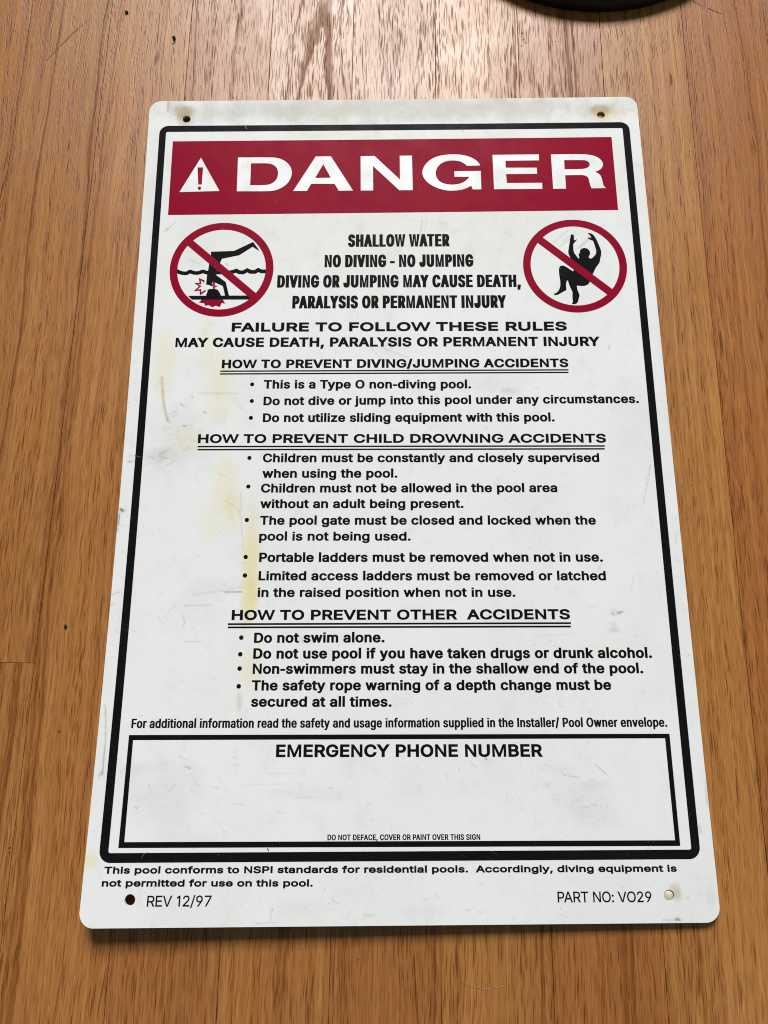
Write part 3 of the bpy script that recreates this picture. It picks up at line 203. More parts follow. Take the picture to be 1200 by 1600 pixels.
def sheet_material():
    k = NT('aged_white_plastic'); p = k.p
    uv = k.new('ShaderNodeUVMap', uv_map='sheet').outputs[0]               # centimetres on the sheet
    dirt_tone = k.new('ShaderNodeAttribute', attribute_name='stain_tone').outputs['Color']
    base = (0.80, 0.80, 0.775)
    m1 = k.noise(k.scaled(uv, (0.16, 0.12, 1)), 1.0, 4.0, 0.65)
    m2 = k.noise(k.scaled(uv, (0.9, 0.7, 1)), 1.0, 5.0, 0.7, 0.6)
    spk = k.noise(k.scaled(uv, (6.5, 6.5, 1)), 1.0, 1.0, 0.5)
    spk2 = k.noise(k.scaled(uv, (15, 15, 1)), 1.0, 1.0, 0.5)
    hair = k.noise(k.scaled(uv, (1.2, 11, 1)), 1.0, 2.0, 0.5, 0.3)
    c = k.mix(k.smooth(m1, 0.42, 0.68, 0, 0.30), base, (0.70, 0.69, 0.64))
    c = k.mix(k.smooth(m2, 0.50, 0.74, 0, 0.25), c, (0.58, 0.57, 0.54))
    zone = k.smooth(m1, 0.38, 0.60)
    c = k.mix(k.math('MULTIPLY', k.smooth(spk, 0.70, 0.76), k.math('MULTIPLY', zone, 0.40)), c, (0.30, 0.28, 0.25))
    c = k.mix(k.math('MULTIPLY', k.smooth(spk2, 0.735, 0.79), 0.45), c, (0.25, 0.23, 0.20))
    c = k.mix(k.math('MULTIPLY', k.smooth(hair, 0.64, 0.74), k.math('MULTIPLY', zone, 0.16)), c, (0.45, 0.44, 0.42))
    c = k.mix(1.0, c, dirt_tone, 'MULTIPLY')
    k.l.new(c, p.inputs['Base Color'])
    k.l.new(k.smooth(m2, 0.3, 0.7, 0.40, 0.50), p.inputs['Roughness'])
    p.inputs['Specular IOR Level'].default_value = 0.10
    h = k.math('ADD', k.noise(k.scaled(uv, (0.5, 0.4, 1)), 1.0, 2.0), k.math('MULTIPLY', spk, 0.03))
    b = k.new('ShaderNodeBump'); b.inputs['Strength'].default_value = 0.25; b.inputs['Distance'].default_value = 0.0006
    k.l.new(h, b.inputs['Height']); k.l.new(b.outputs[0], p.inputs['Normal'])
    return k.m

def ink(name, col, worn, rough=0.42, spec=0.4):
    k = NT(name); p = k.p
    geo = k.new('ShaderNodeNewGeometry').outputs['Position']
    n = k.noise(k.scaled(geo, (60, 60, 60)), 1.0, 4.0, 0.65)
    s = k.noise(k.scaled(geo, (1100, 1100, 1100)), 1.0, 1.0, 0.5)
    c = k.mix(k.smooth(n, 0.40, 0.72, 0, 0.5), col, worn)
    c = k.mix(k.math('MULTIPLY', k.smooth(s, 0.71, 0.77), 0.35), c, tuple(min(1, v*2+0.08) for v in worn))
    # hairline scuffs that run through the ink
    rot = k.new('ShaderNodeMapping'); rot.inputs['Rotation'].default_value = (0, 0, 0.5)
    k.l.new(geo, rot.inputs['Vector'])
    hl = k.noise(k.scaled(rot.outputs[0], (70, 1500, 1)), 1.0, 1.0, 0.5)
    hz = k.smooth(k.noise(k.scaled(geo, (35, 35, 1)), 1.0, 2.0), 0.48, 0.62)
    c = k.mix(k.math('MULTIPLY', k.math('MULTIPLY', k.smooth(hl, 0.70, 0.78), hz), 0.30), c, tuple(min(1, v*1.5+0.10) for v in worn))
    k.l.new(c, p.inputs['Base Color'])
    k.l.new(k.smooth(n, 0.3, 0.7, rough-0.05, rough+0.08), p.inputs['Roughness'])
    p.inputs['Specular IOR Level'].default_value = spec
    return k.m

def plain(name, col, rough=0.5, spec=0.5):
    k = NT(name); p = k.p
    geo = k.new('ShaderNodeNewGeometry').outputs['Position']
    n = k.noise(k.scaled(geo, (150, 150, 150)), 1.0, 3.0, 0.6)
    k.l.new(k.mix(k.smooth(n, 0.35, 0.7, 0, 1), col, tuple(v*0.75 for v in col)), p.inputs['Base Color'])
    p.inputs['Roughness'].default_value = rough
    p.inputs['Specular IOR Level'].default_value = spec
    return k.m

M_WOOD = wood_material()
M_SHEET = sheet_material()
M_BLACK = ink('black_print', (0.0065, 0.0065, 0.0075), (0.009, 0.009, 0.011), 0.34, 0.02)
M_RED = ink('red_print', (0.275, 0.003, 0.021), (0.235, 0.005, 0.026), 0.34, 0.02)
M_WHITE = ink('white_print', (0.78, 0.78, 0.755), (0.62, 0.61, 0.58), 0.45, 0.4)
M_CREAM = plain('cream_plastic', (0.82, 0.74, 0.55), 0.25)
M_DARK = plain('black_enamel', (0.006, 0.006, 0.007), 0.45, 0.3)
M_CRUMB = plain('dark_dirt', (0.012, 0.009, 0.008), 0.8)
M_HAIR = plain('pale_fibre', (0.40, 0.30, 0.20), 0.5)
M_GAP = plain('dark_joint', (0.018, 0.010, 0.006), 0.9)

# ------------------------------------------------------------ floor: strip oak boards, real joints
BOARD_W = 5.30
TONES = {  # board colours seen in the photograph, by board counted from the one at the sheet's middle
 -5: (0.408, 0.174, 0.049), -4: (0.420, 0.184, 0.053), -3: (0.434, 0.188, 0.053), -2: (0.394, 0.163, 0.049),
 -1: (0.415, 0.177, 0.051), 0: (0.384, 0.156, 0.045), 1: (0.430, 0.190, 0.053),
 2: (0.395, 0.158, 0.045), 3: (0.453, 0.203, 0.055), 4: (0.423, 0.167, 0.045), 5: (0.408, 0.172, 0.049)}
HEART = {-4: (-16, 10, .05), -3: (-30, 0, .03), -2: (-9, 20, .10), -1: (2.9, 20, .17), 0: (2.4, 42, .15), 1: (-2, 30, .12), 2: (8, 0, .08),
 3: (14, 10, .05), 4: (-11, 62, .17), 5: (3, 20, .09)}
def build_floor():
    V, F, UV, TN, FG = [], [], [], [], []
    prof = [(0.009, -0.20), (0.010, -0.030), (0.014, -0.007), (0.026, 0.0)]
    ang = math.radians(0.95)
    ca, sa = math.cos(ang), math.sin(ang)
    def place(x, y): return ((x*ca + y*sa)*CM, (-x*sa + y*ca)*CM)
    for i in range(-30, 31):
        xl = -13.62 + 5.31*(i+2)            # board i spans xl..xl+W in its own axis (x at y = 0)
        y = -165.0 - rnd.uniform(0, 40)
        ends = []
        if i == -4:
            ends = [-165, -110, -11.75+0.33, 62, 120, 170]
        else:
            e = [-165 - rnd.uniform(0, 30)]
            while e[-1] < 165:
                n = e[-1] + rnd.uniform(55, 120)
                if abs(i) <= 6 and -38 < n < 48:
                    n = 50 + rnd.uniform(0, 20)
                e.append(n)
            ends = e
        for j in range(len(ends)-1):
            y0, y1 = ends[j], ends[j+1]
            t = TONES.get(i)
            if t is None or not (y0 < 5 and y1 > 0) :
                f = rnd.uniform(0.85, 1.12)
                b = rnd.choice(list(TONES.values()))
                t = tuple(v*f for v in b)
            if i == -4 and y1 < -5: t = tuple(v*0.97 for v in TONES[-4])
            ou, ov = rnd.uniform(0, 400), rnd.uniform(0, 900)
            # heart of the growth rings: near the board gives arched figure, far to the side straight grain
            hx, hy, hk = HEART.get(i, (rnd.choice([-14, -9, 2.6, 13, 20]), rnd.uniform(-30, 40), rnd.uniform(.03, .09)))
            fo = rnd.uniform(0, 50)
            sect = [(xl+a, z) for a, z in prof] + [(xl+5.31-a, z) for a, z in reversed(prof)]
            for (ya, zo) in ((y0+0.004, -0.03), (y0+0.018, 0), (y1-0.018, 0), (y1-0.004, -0.03)):
                for a, z in sect:
                    X, Y = place(a, ya)
                    V.append((X, Y, (min(z, z+zo) if z > -0.1 else z)*CM))
                    UV.append((a-xl+ou, ya+ov)); TN.append(t); FG.append((a-xl-hx, (ya-hy)*hk))
            n = len(sect); b = len(V)-4*n
            for r in range(3):
                for q in range(n-1):
                    F.append((b+r*n+q, b+r*n+q+1, b+(r+1)*n+q+1, b+(r+1)*n+q))
    o = mesh_obj('floor', V, F, M_WOOD)
    me = o.data
    uvl = me.uv_layers.new(name='grain')
    li = np.empty(len(me.loops), dtype=np.int32); me.loops.foreach_get('vertex_index', li)
    uvl.data.foreach_set('uv', np.array(UV, dtype=np.float32)[li].ravel())
    ul2 = me.uv_layers.new(name='figure')
    ul2.data.foreach_set('uv', np.array(FG, dtype=np.float32)[li].ravel())
    at = me.attributes.new('tone', 'FLOAT_COLOR', 'POINT')
    at.data.foreach_set('color', np.c_[np.array(TN), np.ones(len(TN))].astype(np.float32).ravel())
    # old scratches and specks in the varnish, lying in the surface
    me.materials.append(M_CRUMB)
    bm = bmesh.new(); bm.from_mesh(me)
    def mark(pts, w):
        for a, b in zip(pts[:-1], pts[1:]):
            d = Vector((b[0]-a[0], b[1]-a[1])); d.normalize(); n = Vector((-d.y, d.x))*w/2
            q = [bm.verts.new((p[0]*CM, p[1]*CM, 0.00004)) for p in ((a[0]-n.x, a[1]-n.y), (b[0]-n.x, b[1]-n.y), (b[0]+n.x, b[1]+n.y), (a[0]+n.x, a[1]+n.y))]
            bm.faces.new(q).material_index = MARK
    MARK = len(me.materials)-1
    mark([(-22.36, 27.0), (-21.6, 28.05)], .03); mark([(-21.55, 28.1), (-20.8, 29.15), (-20.5, 29.5)], .055); mark([(-20.45, 29.55), (-19.8, 30.3)], .025)
    mark([(19.6, 30.9), (20.2, 30.45)], .05); mark([(20.5, 30.3), (21.3, 29.85)], .06)
    for x, y, w in DATA['speck']:
        mark([(x-w*.4, y-w*.45), (x+w*.15, y), (x+w*.2, y+w*.6)], w)
    bm.to_mesh(me); bm.free()
    # dark bottom of the joints
    s = 1.7
    me.materials.append(M_GAP)
    bm = bmesh.new(); bm.from_mesh(me)
    f = bm.faces.new([bm.verts.new(c) for c in ((-s, -s, -0.0016), (s, -s, -0.0016), (s, s, -0.0016), (-s, s, -0.0016))])
    f.material_index = len(me.materials)-1
    bm.to_mesh(me); bm.free()
    tag(o, kind='structure')
    return o
build_floor()

# ------------------------------------------------------------ the warped sign sheet
W, L = 30.48, 46.87
ZP = (0.945, 0.2305, 0.780)
def zf(u, v):
    u = np.clip(np.asarray(u, float), 0, W); v = np.asarray(v, float)
    a = np.clip((v/L-.45)/.55, 0, None); b = np.clip((.45-v/L)/.45, 0, None)
    s = 1-ZP[2]*u/W
    return 0.165 + s*(ZP[0]*a**2) + (1-u/W)**1.5*ZP[1]*b**2
def sheet(P, lift=0.0):
    P = np.asarray(P, float).reshape(-1, 2)
    return np.c_[(P[:, 0]-W/2), (L/2-P[:, 1]), zf(P[:, 0], P[:, 1])+lift]*CM

sign = bpy.data.objects.new('danger_sign', None)
sign.empty_display_size = 0.05
COL.objects.link(sign)
tag(sign, 'white plastic pool danger sign with red banner and black rules lying on the wood floor', 'sign')

HOLES = [(2.356, 1.324, .245), (28.175, 1.305, .245), (2.327, 45.679, .255), (28.112, 45.671, .25)]

def seg_dist(P, pts):
    best = np.full(len(P), 1e9)
    for a, b in zip(pts[:-1], pts[1:]):
        a = np.array(a); b = np.array(b); d = b-a
        t = np.clip(((P-a)@d)/max(d@d, 1e-9), 0, 1)
        best = np.minimum(best, np.hypot(*(P-(a+t[:, None]*d)).T))
    return best

def lattice(P, s, seed):
    r = np.random.RandomState(seed).rand(256, 256)
    x, y = P[:, 0]*s[0], P[:, 1]*s[1]
    xi, yi = np.floor(x).astype(int), np.floor(y).astype(int)
    fx, fy = x-xi, y-yi
    fx = fx*fx*(3-2*fx); fy = fy*fy*(3-2*fy)
    g = lambda i, j: r[i % 256, j % 256]
    return (g(xi, yi)*(1-fx)+g(xi+1, yi)*fx)*(1-fy)+(g(xi, yi+1)*(1-fx)+g(xi+1, yi+1)*fx)*fy

def stain_tone_colours(P):
    C = np.ones((len(P), 3))
    n = 0.5*lattice(P, (1.1, .8), 1)+0.3*lattice(P, (3.1, 2.2), 2)+0.2*lattice(P, (8, 6), 3)
    n2 = 0.6*lattice(P, (5, 14), 4)+0.4*lattice(P, (11, 30), 5)
    for (u, v, ru, rv, r, g, b, al, k) in DATA['blob']:  # stains, smudges, and two broad tones greying the sheet towards its top
        d = ((P[:, 0]-u)/ru)**2+((P[:, 1]-v)/rv)**2
        m = d < 3.2
        if not m.any(): continue
        fall = np.clip(1.3-np.sqrt(d[m])-(n[m]-.5)*1.0, 0, 1)
        fall = fall*fall*(3-2*fall)
        t = al*fall*(0.55+0.9*n2[m] if r < .5 and k else 0.75+0.5*n[m])
        t = np.clip(t, 0, 1)[:, None]
        C[m] = C[m]*(1-t)+C[m]*np.array([r, g, b])*t
    for pts, w, col, al in DATA['stroke']:
        A = np.array(pts)
        lo, hi = A.min(0)-.4, A.max(0)+.4
        m = np.where(((P >= lo) & (P <= hi)).all(1))[0]
        if not len(m): continue
        d = seg_dist(P[m], pts)
        ww = max(w, .055)*(0.7+0.7*n2[m])
        t = al*np.clip(1.35-d/ww*1.5, 0, 1)*(0.5+0.8*n[m])
        t = np.clip(t*(min(1, w/.05*.9+.1)), 0, 1)[:, None]
        C[m] = C[m]*(1-t)+C[m]*np.array(col)*t
    # many short fine scuffs, densest at the left middle where the sheet was handled
    R = np.random.RandomState(5)
    zones = [(2.6, 21.5, 1.6, 2.6, 46), (4, 30, 2.2, 3.2, 22), (5, 41, 2.4, 1.6, 26), (23.5, 40.6, 2.2, 1.4, 26), (15, 20, 9, 4, 16), (25, 30, 3, 6, 14), (14, 41, 6, 1.4, 12), (20, 3, 8, 1.2, 0), (10, 12, 6, 3, 8), (15, 45.9, 12, .5, 18), (15, .9, 12, .5, 10), (2, 34, .8, 8, 6), (.4, 24, .2, 12, 16), (30.1, 30, .2, 12, 14)]
    for u, v, su, sv, cnt in zones:
        for _ in range(cnt):
            c = np.array([u+R.randn()*su*.7, v+R.randn()*sv*.7])
            a = R.choice([0.15, -0.5, 2.4, 0.0])+R.randn()*.35
            ln = R.uniform(.06, .42); k = np.array([math.cos(a), -math.sin(a)])*ln/2
            bend = np.array([-k[1], k[0]])*R.uniform(-.3, .3)
            pts = [c-k, c+bend, c+k]
            lo, hi = c-.7, c+.7
            m = np.where(((P >= lo) & (P <= hi)).all(1))[0]
            if not len(m): continue
            t = R.uniform(.05, .28)*np.clip(1.25-seg_dist(P[m], pts)/.038, 0, 1)[:, None]
            C[m] = C[m]*(1-t)+C[m]*np.array([.36, .34, .31])*t
    return C

def build_panel():
    step = 0.07
    rc = 0.72
    top = [rc*(1-math.cos(t)) for t in np.linspace(0, math.pi/2, 14)]
    rows = np.array(top+list(np.linspace(rc, L-rc, int((L-2*rc)/step))[1:-1])+[L-q for q in reversed(top)])
    nu = int(W/step); U0 = np.linspace(0, W, nu)
    nr = len(rows)
    uu = np.tile(U0, (nr, 1)); vv = np.tile(rows[:, None], (1, nu))
    q = np.minimum(rows, L-rows)
    ins = np.where(q < rc, rc-np.sqrt(np.maximum(rc**2-(rc-q)**2, 0)), 0)
    band = 2.2
    left = np.clip((band-uu)/band, 0, 1); right = np.clip((uu-(W-band))/band, 0, 1)
    keep_l = ins[:, None]*left; keep_r = ins[:, None]*right
    uu = uu+keep_l-keep_r
    rr = np.random.RandomState(3)
    P = np.c_[uu.ravel(), vv.ravel()]
    idx = np.arange(nr*nu).reshape(nr, nu)
    mask = np.ones((nr-1, nu-1), bool)
    extra_P, extra_F = [], []
    nbase = nr*nu
    for (hu, hv, hr) in HOLES:
        j0 = int(np.searchsorted(U0, hu-hr-.09))-1; j1 = int(np.searchsorted(U0, hu+hr+.09))
        i0 = int(np.searchsorted(rows, hv-hr-.09))-1; i1 = int(np.searchsorted(rows, hv+hr+.09))
        mask[i0:i1, j0:j1] = False
        loop = [(i0, j) for j in range(j0, j1)]+[(i, j1) for i in range(i0, i1)]+[(i1, j) for j in range(j1, j0, -1)]+[(i, j0) for i in range(i1, i0, -1)]
        ids = [int(idx[i, j]) for i, j in loop]
        ring = []
        for k in ids:
            d = P[k]-np.array([hu, hv]); d = d/np.hypot(*d)
            ring.append(nbase+len(extra_P)); extra_P.append((hu+d[0]*hr, hv+d[1]*hr))
        for k in range(len(ids)):
            k2 = (k+1) % len(ids)
            extra_F.append((ids[k2], ids[k], ring[k], ring[k2]))
    P = np.vstack([P, np.array(extra_P)])
    a = idx[:-1, :-1][mask]; b = idx[1:, :-1][mask]; c = idx[1:, 1:][mask]; d = idx[:-1, 1:][mask]
    F = np.vstack([np.c_[a, b, c, d], np.array(extra_F)])
    co = sheet(P)
    me = bpy.data.meshes.new('panel')
    me.vertices.add(len(co)); me.vertices.foreach_set('co', co.astype(np.float32).ravel())
    me.loops.add(F.size); me.loops.foreach_set('vertex_index', F.astype(np.int32).ravel())
    me.polygons.add(len(F)); me.polygons.foreach_set('loop_start', np.arange(0, F.size, 4, dtype=np.int32))
    me.polygons.foreach_set('use_smooth', np.ones(len(F), dtype=bool))
    me.update(calc_edges=True); me.validate()
    uvl = me.uv_layers.new(name='sheet')
    li = np.empty(len(me.loops), dtype=np.int32); me.loops.foreach_get('vertex_index', li)
    uvl.data.foreach_set('uv', P[li].astype(np.float32).ravel())
    at = me.attributes.new('stain_tone', 'FLOAT_COLOR', 'POINT')
    at.data.foreach_set('color', np.c_[stain_tone_colours(P), np.ones(len(P))].astype(np.float32).ravel())
    # a thickness of 1.5 mm: walls round the outline and the holes, and an underside
    bm = bmesh.new(); bm.from_mesh(me)
    be = [e for e in bm.edges if e.is_boundary]
    fs = bmesh.ops.extrude_edge_only(bm, edges=be)['geom']
    vs = {v for v in fs if isinstance(v, bmesh.types.BMVert)}
    for v in vs: v.co.z -= 0.15*CM
    for e in be: e.smooth = False
    for f in fs:
        if isinstance(f, bmesh.types.BMFace): f.smooth = False
    bm.to_mesh(me); bm.free()
    me.materials.append(M_SHEET)
    o = bpy.data.objects.new('panel', me); COL.objects.link(o); o.parent = sign
    return o
panel = build_panel()

# ------------------------------------------------------------ print on the sheet
def curve_fill(loops):
    """fill closed outlines by winding number (crossing strokes of a letter unite, holes stay open)"""
    P, E = [], []
    for lp in loops:
        b = len(P); n = len(lp)
        P += [Vector((float(p[0]), float(p[1]))) for p in lp]
        E += [(b+i, b+(i+1) % n) for i in range(n)]
    r = delaunay_2d_cdt(P, E, [], 0, 1e-6)
    V = np.array([tuple(v) for v in r[0]]); T = np.array([tuple(f) for f in r[2]])
    C = V[T].mean(1)
    wind = np.zeros(len(T))
    for lp in loops:
        A = np.array(lp, float); B = np.roll(A, -1, 0)
        ay, by = A[:, 1][None], B[:, 1][None]
        py = C[:, 1][:, None]
        side = (B[:, 0]-A[:, 0])[None]*(py-ay)-(C[:, 0][:, None]-A[:, 0][None])*(by-ay)
        wind += ((ay <= py) & (by > py) & (side > 0)).sum(1)
        wind -= ((ay > py) & (by <= py) & (side < 0)).sum(1)
    F = [tuple(int(i) for i in t) for t in T[np.abs(wind) > .5]]
    return [tuple(v) for v in V], F

def soften(lp, it=2, lim=42):
    """round gentle bends of a traced outline, keep true corners"""
    lp = [np.array(p, float) for p in lp]
    for _ in range(it):
        out = []; n = len(lp)
        for i in range(n):
            a, b, c = lp[i-1], lp[i], lp[(i+1) % n]
            d1, d2 = b-a, c-b
            l1, l2 = np.hypot(*d1), np.hypot(*d2)
            if l1 < 1e-6 or l2 < 1e-6: continue
            ang = math.degrees(math.acos(max(-1, min(1, float(d1@d2)/(l1*l2)))))
            if 2 < ang < lim: out += [b-d1*.25, b+d2*.25]
            else: out.append(b)
        lp = out; lim = lim*.75
    return [tuple(p) for p in lp]

def print_mesh(name, V, F, mat, parent, layer, label=None):
    """ink lying on the sheet; layer 1, 2, 3 is its order above the plastic"""
    fl = []
    V = np.asarray(V, float)
    for f in F:
        p = V[list(f)]
        ar = sum(p[i][0]*p[(i+1) % len(p)][1]-p[(i+1) % len(p)][0]*p[i][1] for i in range(len(p)))
        fl.append(tuple(f) if ar < 0 else tuple(reversed(f)))       # v runs down the sheet, so faces look up
    o = mesh_obj(name, sheet(V, 0.006*layer), fl, mat, parent)
    if label: o['label'] = label
    return o

def loop_area(l): return sum(l[i-1][0]*l[i][1]-l[i][0]*l[i-1][1] for i in range(len(l)))
def print_loops(name, loops, mat, parent, layer, label=None):
    loops = [list(l) if loop_area(l) > 0 else list(reversed(l)) for l in loops]
    def within(p, l):
        c = False
        for i in range(len(l)):
            a, b = l[i-1], l[i]
            if (a[1] > p[1]) != (b[1] > p[1]) and p[0] < a[0]+(p[1]-a[1])*(b[0]-a[0])/(b[1]-a[1]): c = not c
        return c
    loops = [list(reversed(l)) if any(m is not l and within(l[0], m) for m in loops) else l for l in loops]
    V, F = curve_fill(loops)
    return print_mesh(name, V, F, mat, parent, layer, label)

def grid_rect(u0, v0, u1, v1, step=0.8):
    nu = max(1, int((u1-u0)/step)); nv = max(1, int((v1-v0)/step))
    V = [(u0+(u1-u0)*i/nu, v0+(v1-v0)*j/nv) for j in range(nv+1) for i in range(nu+1)]
    F = [(j*(nu+1)+i, j*(nu+1)+i+1, (j+1)*(nu+1)+i+1, (j+1)*(nu+1)+i) for j in range(nv) for i in range(nu)]
    return V, F

def frame_band(quad_out, quad_in, r_out, r_in, step=0.7):
    """closed band between two (rounded) quads, matching points"""
    def side(quad, r):
        pts = []
        for k in range(4):
            c = np.array(quad[k]); p = np.array(quad[k-1]); n = np.array(quad[(k+1) % 4])
            da = (p-c)/np.hypot(*(p-c)); db = (n-c)/np.hypot(*(n-c))
            cc = c+da*r+db*r
            for t in np.linspace(0, math.pi/2, 9):
                pts.append(cc-db*r*math.cos(t)-da*r*math.sin(t))
            a = c+db*r; b = n-db*r
            m = int(45)
            for j in range(1, m): pts.append(a+(b-a)*j/m)
        return pts
    A, B = side(quad_out, r_out), side(quad_in, r_in)
    n = len(A)
    return A+B, [(i, (i+1) % n, n+(i+1) % n, n+i) for i in range(n)]

def stroke_band(pts, w):
    """a drawn line of even width, mitred"""
    P = [np.array(p, float) for p in pts]
    Lf, Rt = [], []
    for i, p in enumerate(P):
        t1 = P[i]-P[i-1] if i else P[1]-P[0]
        t2 = P[i+1]-P[i] if i < len(P)-1 else P[i]-P[i-1]
        t1 = t1/np.hypot(*t1); t2 = t2/np.hypot(*t2)
        n1 = np.array([-t1[1], t1[0]]); n2 = np.array([-t2[1], t2[0]])
        m = n1+n2; m = m/max(np.hypot(*m), 1e-6)
        k = min(1/max(m@n1, .25), 2.2)
        Lf.append(p+m*k*w/2); Rt.append(p-m*k*w/2)
    n = len(P)
    return Lf+Rt, [(i, i+1, n+i+1, n+i) for i in range(n-1)]

def join(parts):
    V, F = [], []
    for v, f in parts:
        b = len(V); V += [tuple(p) for p in v]; F += [tuple(i+b for i in q) for q in f]
    return V, F

# border line
V, F = frame_band([(0.715, 1.80), (29.86, 1.86), (29.82, 44.08), (0.655, 44.06)], [(1.13, 2.235), (29.43, 2.285), (29.40, 43.65), (1.09, 43.625)], 0.56, 0.10)
border = print_mesh('border_line', V, F, M_BLACK, sign, 1)

# banner
V, F = grid_rect(1.585, 2.92, 28.705, 8.05)
V = [(u, v+0.005*(u-15)/13) for u, v in V]
banner = print_mesh('red_banner', V, F, M_RED, sign, 1)
print_loops('banner_lettering', [soften(l) for l in DATA['title']], M_WHITE, banner, 2, 'white DANGER lettering')
print_loops('warning_triangle', DATA['tri'], M_WHITE, banner, 2)
print_loops('exclamation_mark', DATA['exc'], M_RED, banner, 3)

# prohibition symbols
def symbol(ringdata, bar, label):
    cu_, cv_, ro, ri = ringdata
    n = 120
    A = [(cu_+ro*math.cos(t), cv_+ro*math.sin(t)) for t in np.linspace(0, 2*math.pi, n, endpoint=False)]
    B = [(cu_+ri*math.cos(t), cv_+ri*math.sin(t)) for t in np.linspace(0, 2*math.pi, n, endpoint=False)]
    ring = (A+B, [(i, (i+1) % n, n+(i+1) % n, n+i) for i in range(n)])
    q = [np.array(p) for p in bar[0]]
    a = (q[0]+q[3])/2; b = (q[1]+q[2])/2
    w = .5*(np.hypot(*(q[0]-q[3]))+np.hypot(*(q[1]-q[2])))
    d = (b-a)/np.hypot(*(b-a)); nn = np.array([-d[1], d[0]])
    wd = abs((q[3]-q[0])@nn); wd = .5*(wd+abs((q[2]-q[1])@nn))
    # butt the bar's ends on the inside of the ring
    ends = []
    mid = (a+b)/2
    for s in (-1, 1):
        row = []
        for k in np.linspace(-1, 1, 7):
            o_ = mid+nn*wd/2*k-np.array([cu_, cv_])
            bq = o_@d; cq = o_@o_-(ri+.004)**2
            t = -bq+s*math.sqrt(bq*bq-cq)
            row.append(mid+nn*wd/2*k+d*t)
        ends.append(row)
    Vb = ends[0]+ends[1]; Fb = [(i, i+1, 7+i+1, 7+i) for i in range(6)]
    V, F = join([ring, (Vb, Fb)])
    return print_mesh('prohibition_symbol', V, F, M_RED, sign, 2, label)
sl = symbol(DATA['ringL'], DATA['barL'], 'red no diving circle')
print_loops('diver_figure', DATA['diver'], M_BLACK, sl, 1)
print_loops('pool_bottom_line', DATA['ground'], M_BLACK, sl, .7)
V, F = join([stroke_band(soften(l, 2, 75)[0:], 0.24) for l in [DATA['wave'][0]]]+[stroke_band(l, 0.25) for l in [DATA['wave'][1]]])
print_mesh('water_line', V, F, M_BLACK, sl, .5)
V, F = join([stroke_band(l, 0.098) for l in DATA['zig']])
print_mesh('impact_mark', V, F, M_RED, sl, 1.4)
print_loops('impact_splash', DATA['splash'], M_RED, sl, .4)
sr = symbol(DATA['ringR'], DATA['barR'], 'red no jumping circle')
print_loops('jumper_figure', [soften(l, 2, 60) for l in DATA['jumper']], M_BLACK, sr, 1)

# lettering
GL = {}
for ch, g in DATA['glyph'].items():
    GL[ch] = (g[0], [[(float(p[0]), float(p[1])) for p in s] for s in g[1:]])
CAP = 509.0
STEM, HSTEM = 65/CAP, 57/CAP
def rect(x0, y0, x1, y1): return [(x0, y0), (x0, y1), (x1, y1), (x1, y0)]     # ink on the right hand side
GL['N'] = (517, [[(60, 0), (60, 509), (128, 509), (395, 105), (395, 509), (457, 509), (457, 0), (389, 0), (122, 404), (122, 0)]])
GL['M'] = (628, [[(60, 0), (60, 509), (152, 509), (314, 95), (476, 509), (568, 509), (568, 0), (506, 0), (506, 400), (346, 0), (282, 0), (122, 400), (122, 0)]])
GL['W'] = (686, [[(8, 509), (76, 509), (186, 95), (310, 509), (376, 509), (500, 95), (610, 509), (678, 509), (534, 0), (468, 0), (343, 410), (218, 0), (152, 0)]])
GL['I'] = (186, [rect(60, 0, 126, 509)])
GL['l'] = (167, [rect(53, 0, 115, 531)])
GL['1'] = (330, [[(160, 0), (160, 425), (60, 365), (60, 432), (165, 509), (226, 509), (226, 0)]])
GL['i'] = (167, [rect(53, 0, 114, 370), rect(53, 456, 114, 509)])
GL['j'] = (167, [GL['j'][1][0], rect(53, 456, 114, 509)])
GL['-'] = (250, [rect(35, 165, 215, 222)])
KERN = {'AT': -45, 'TA': -45, 'AY': -45, 'YA': -45, 'AV': -45, 'VA': -45, 'PA': -40, 'LY': -45, 'LT': -40, 'To': -45, 'Ty': -35, 'AW': -25, 'WA': -25, 'RY': -15, 'Fo': -20, 'FA': -35, 'FO': -8, '97': 0, 'y.': -30, 'r.': -30, ' A': -15, 'L ': -10, 'Po': -8, ' T': -10}
TRACK = 37
def offset_loop(lp, ex, ey):
    P = [np.array(p) for p in lp]
    Q = []
    for p in P:
        if not Q or np.hypot(*(p-Q[-1])) > 1e-6: Q.append(p)
    if np.hypot(*(Q[0]-Q[-1])) < 1e-6: Q.pop()
    n = len(Q); out = []
    for i in range(n):
        d1 = Q[i]-Q[i-1]; d2 = Q[(i+1) % n]-Q[i]
        d1 = d1/np.hypot(*d1); d2 = d2/np.hypot(*d2)
        n1 = np.array([-d1[1], d1[0]]); n2 = np.array([-d2[1], d2[0]])
        w1 = math.hypot(ex*n1[0], ey*n1[1]); w2 = math.hypot(ex*n2[0], ey*n2[1])
        sg = 1 if ex >= 0 else -1
        w1 *= sg; w2 *= sg
        det = n1[0]*n2[1]-n1[1]*n2[0]
        if abs(det) > 0.25 and n1@n2 > -0.6:
            o_ = np.array([(w1*n2[1]-w2*n1[1])/det, (n1[0]*w2-n2[0]*w1)/det])
        else:
            m = n1+n2
            lm = np.hypot(*m)
            m = m/lm if lm > .2 else n1
            o_ = m*(w1+w2)/2/max(m@n1, .5)
        out.append(Q[i]+o_)
    return out

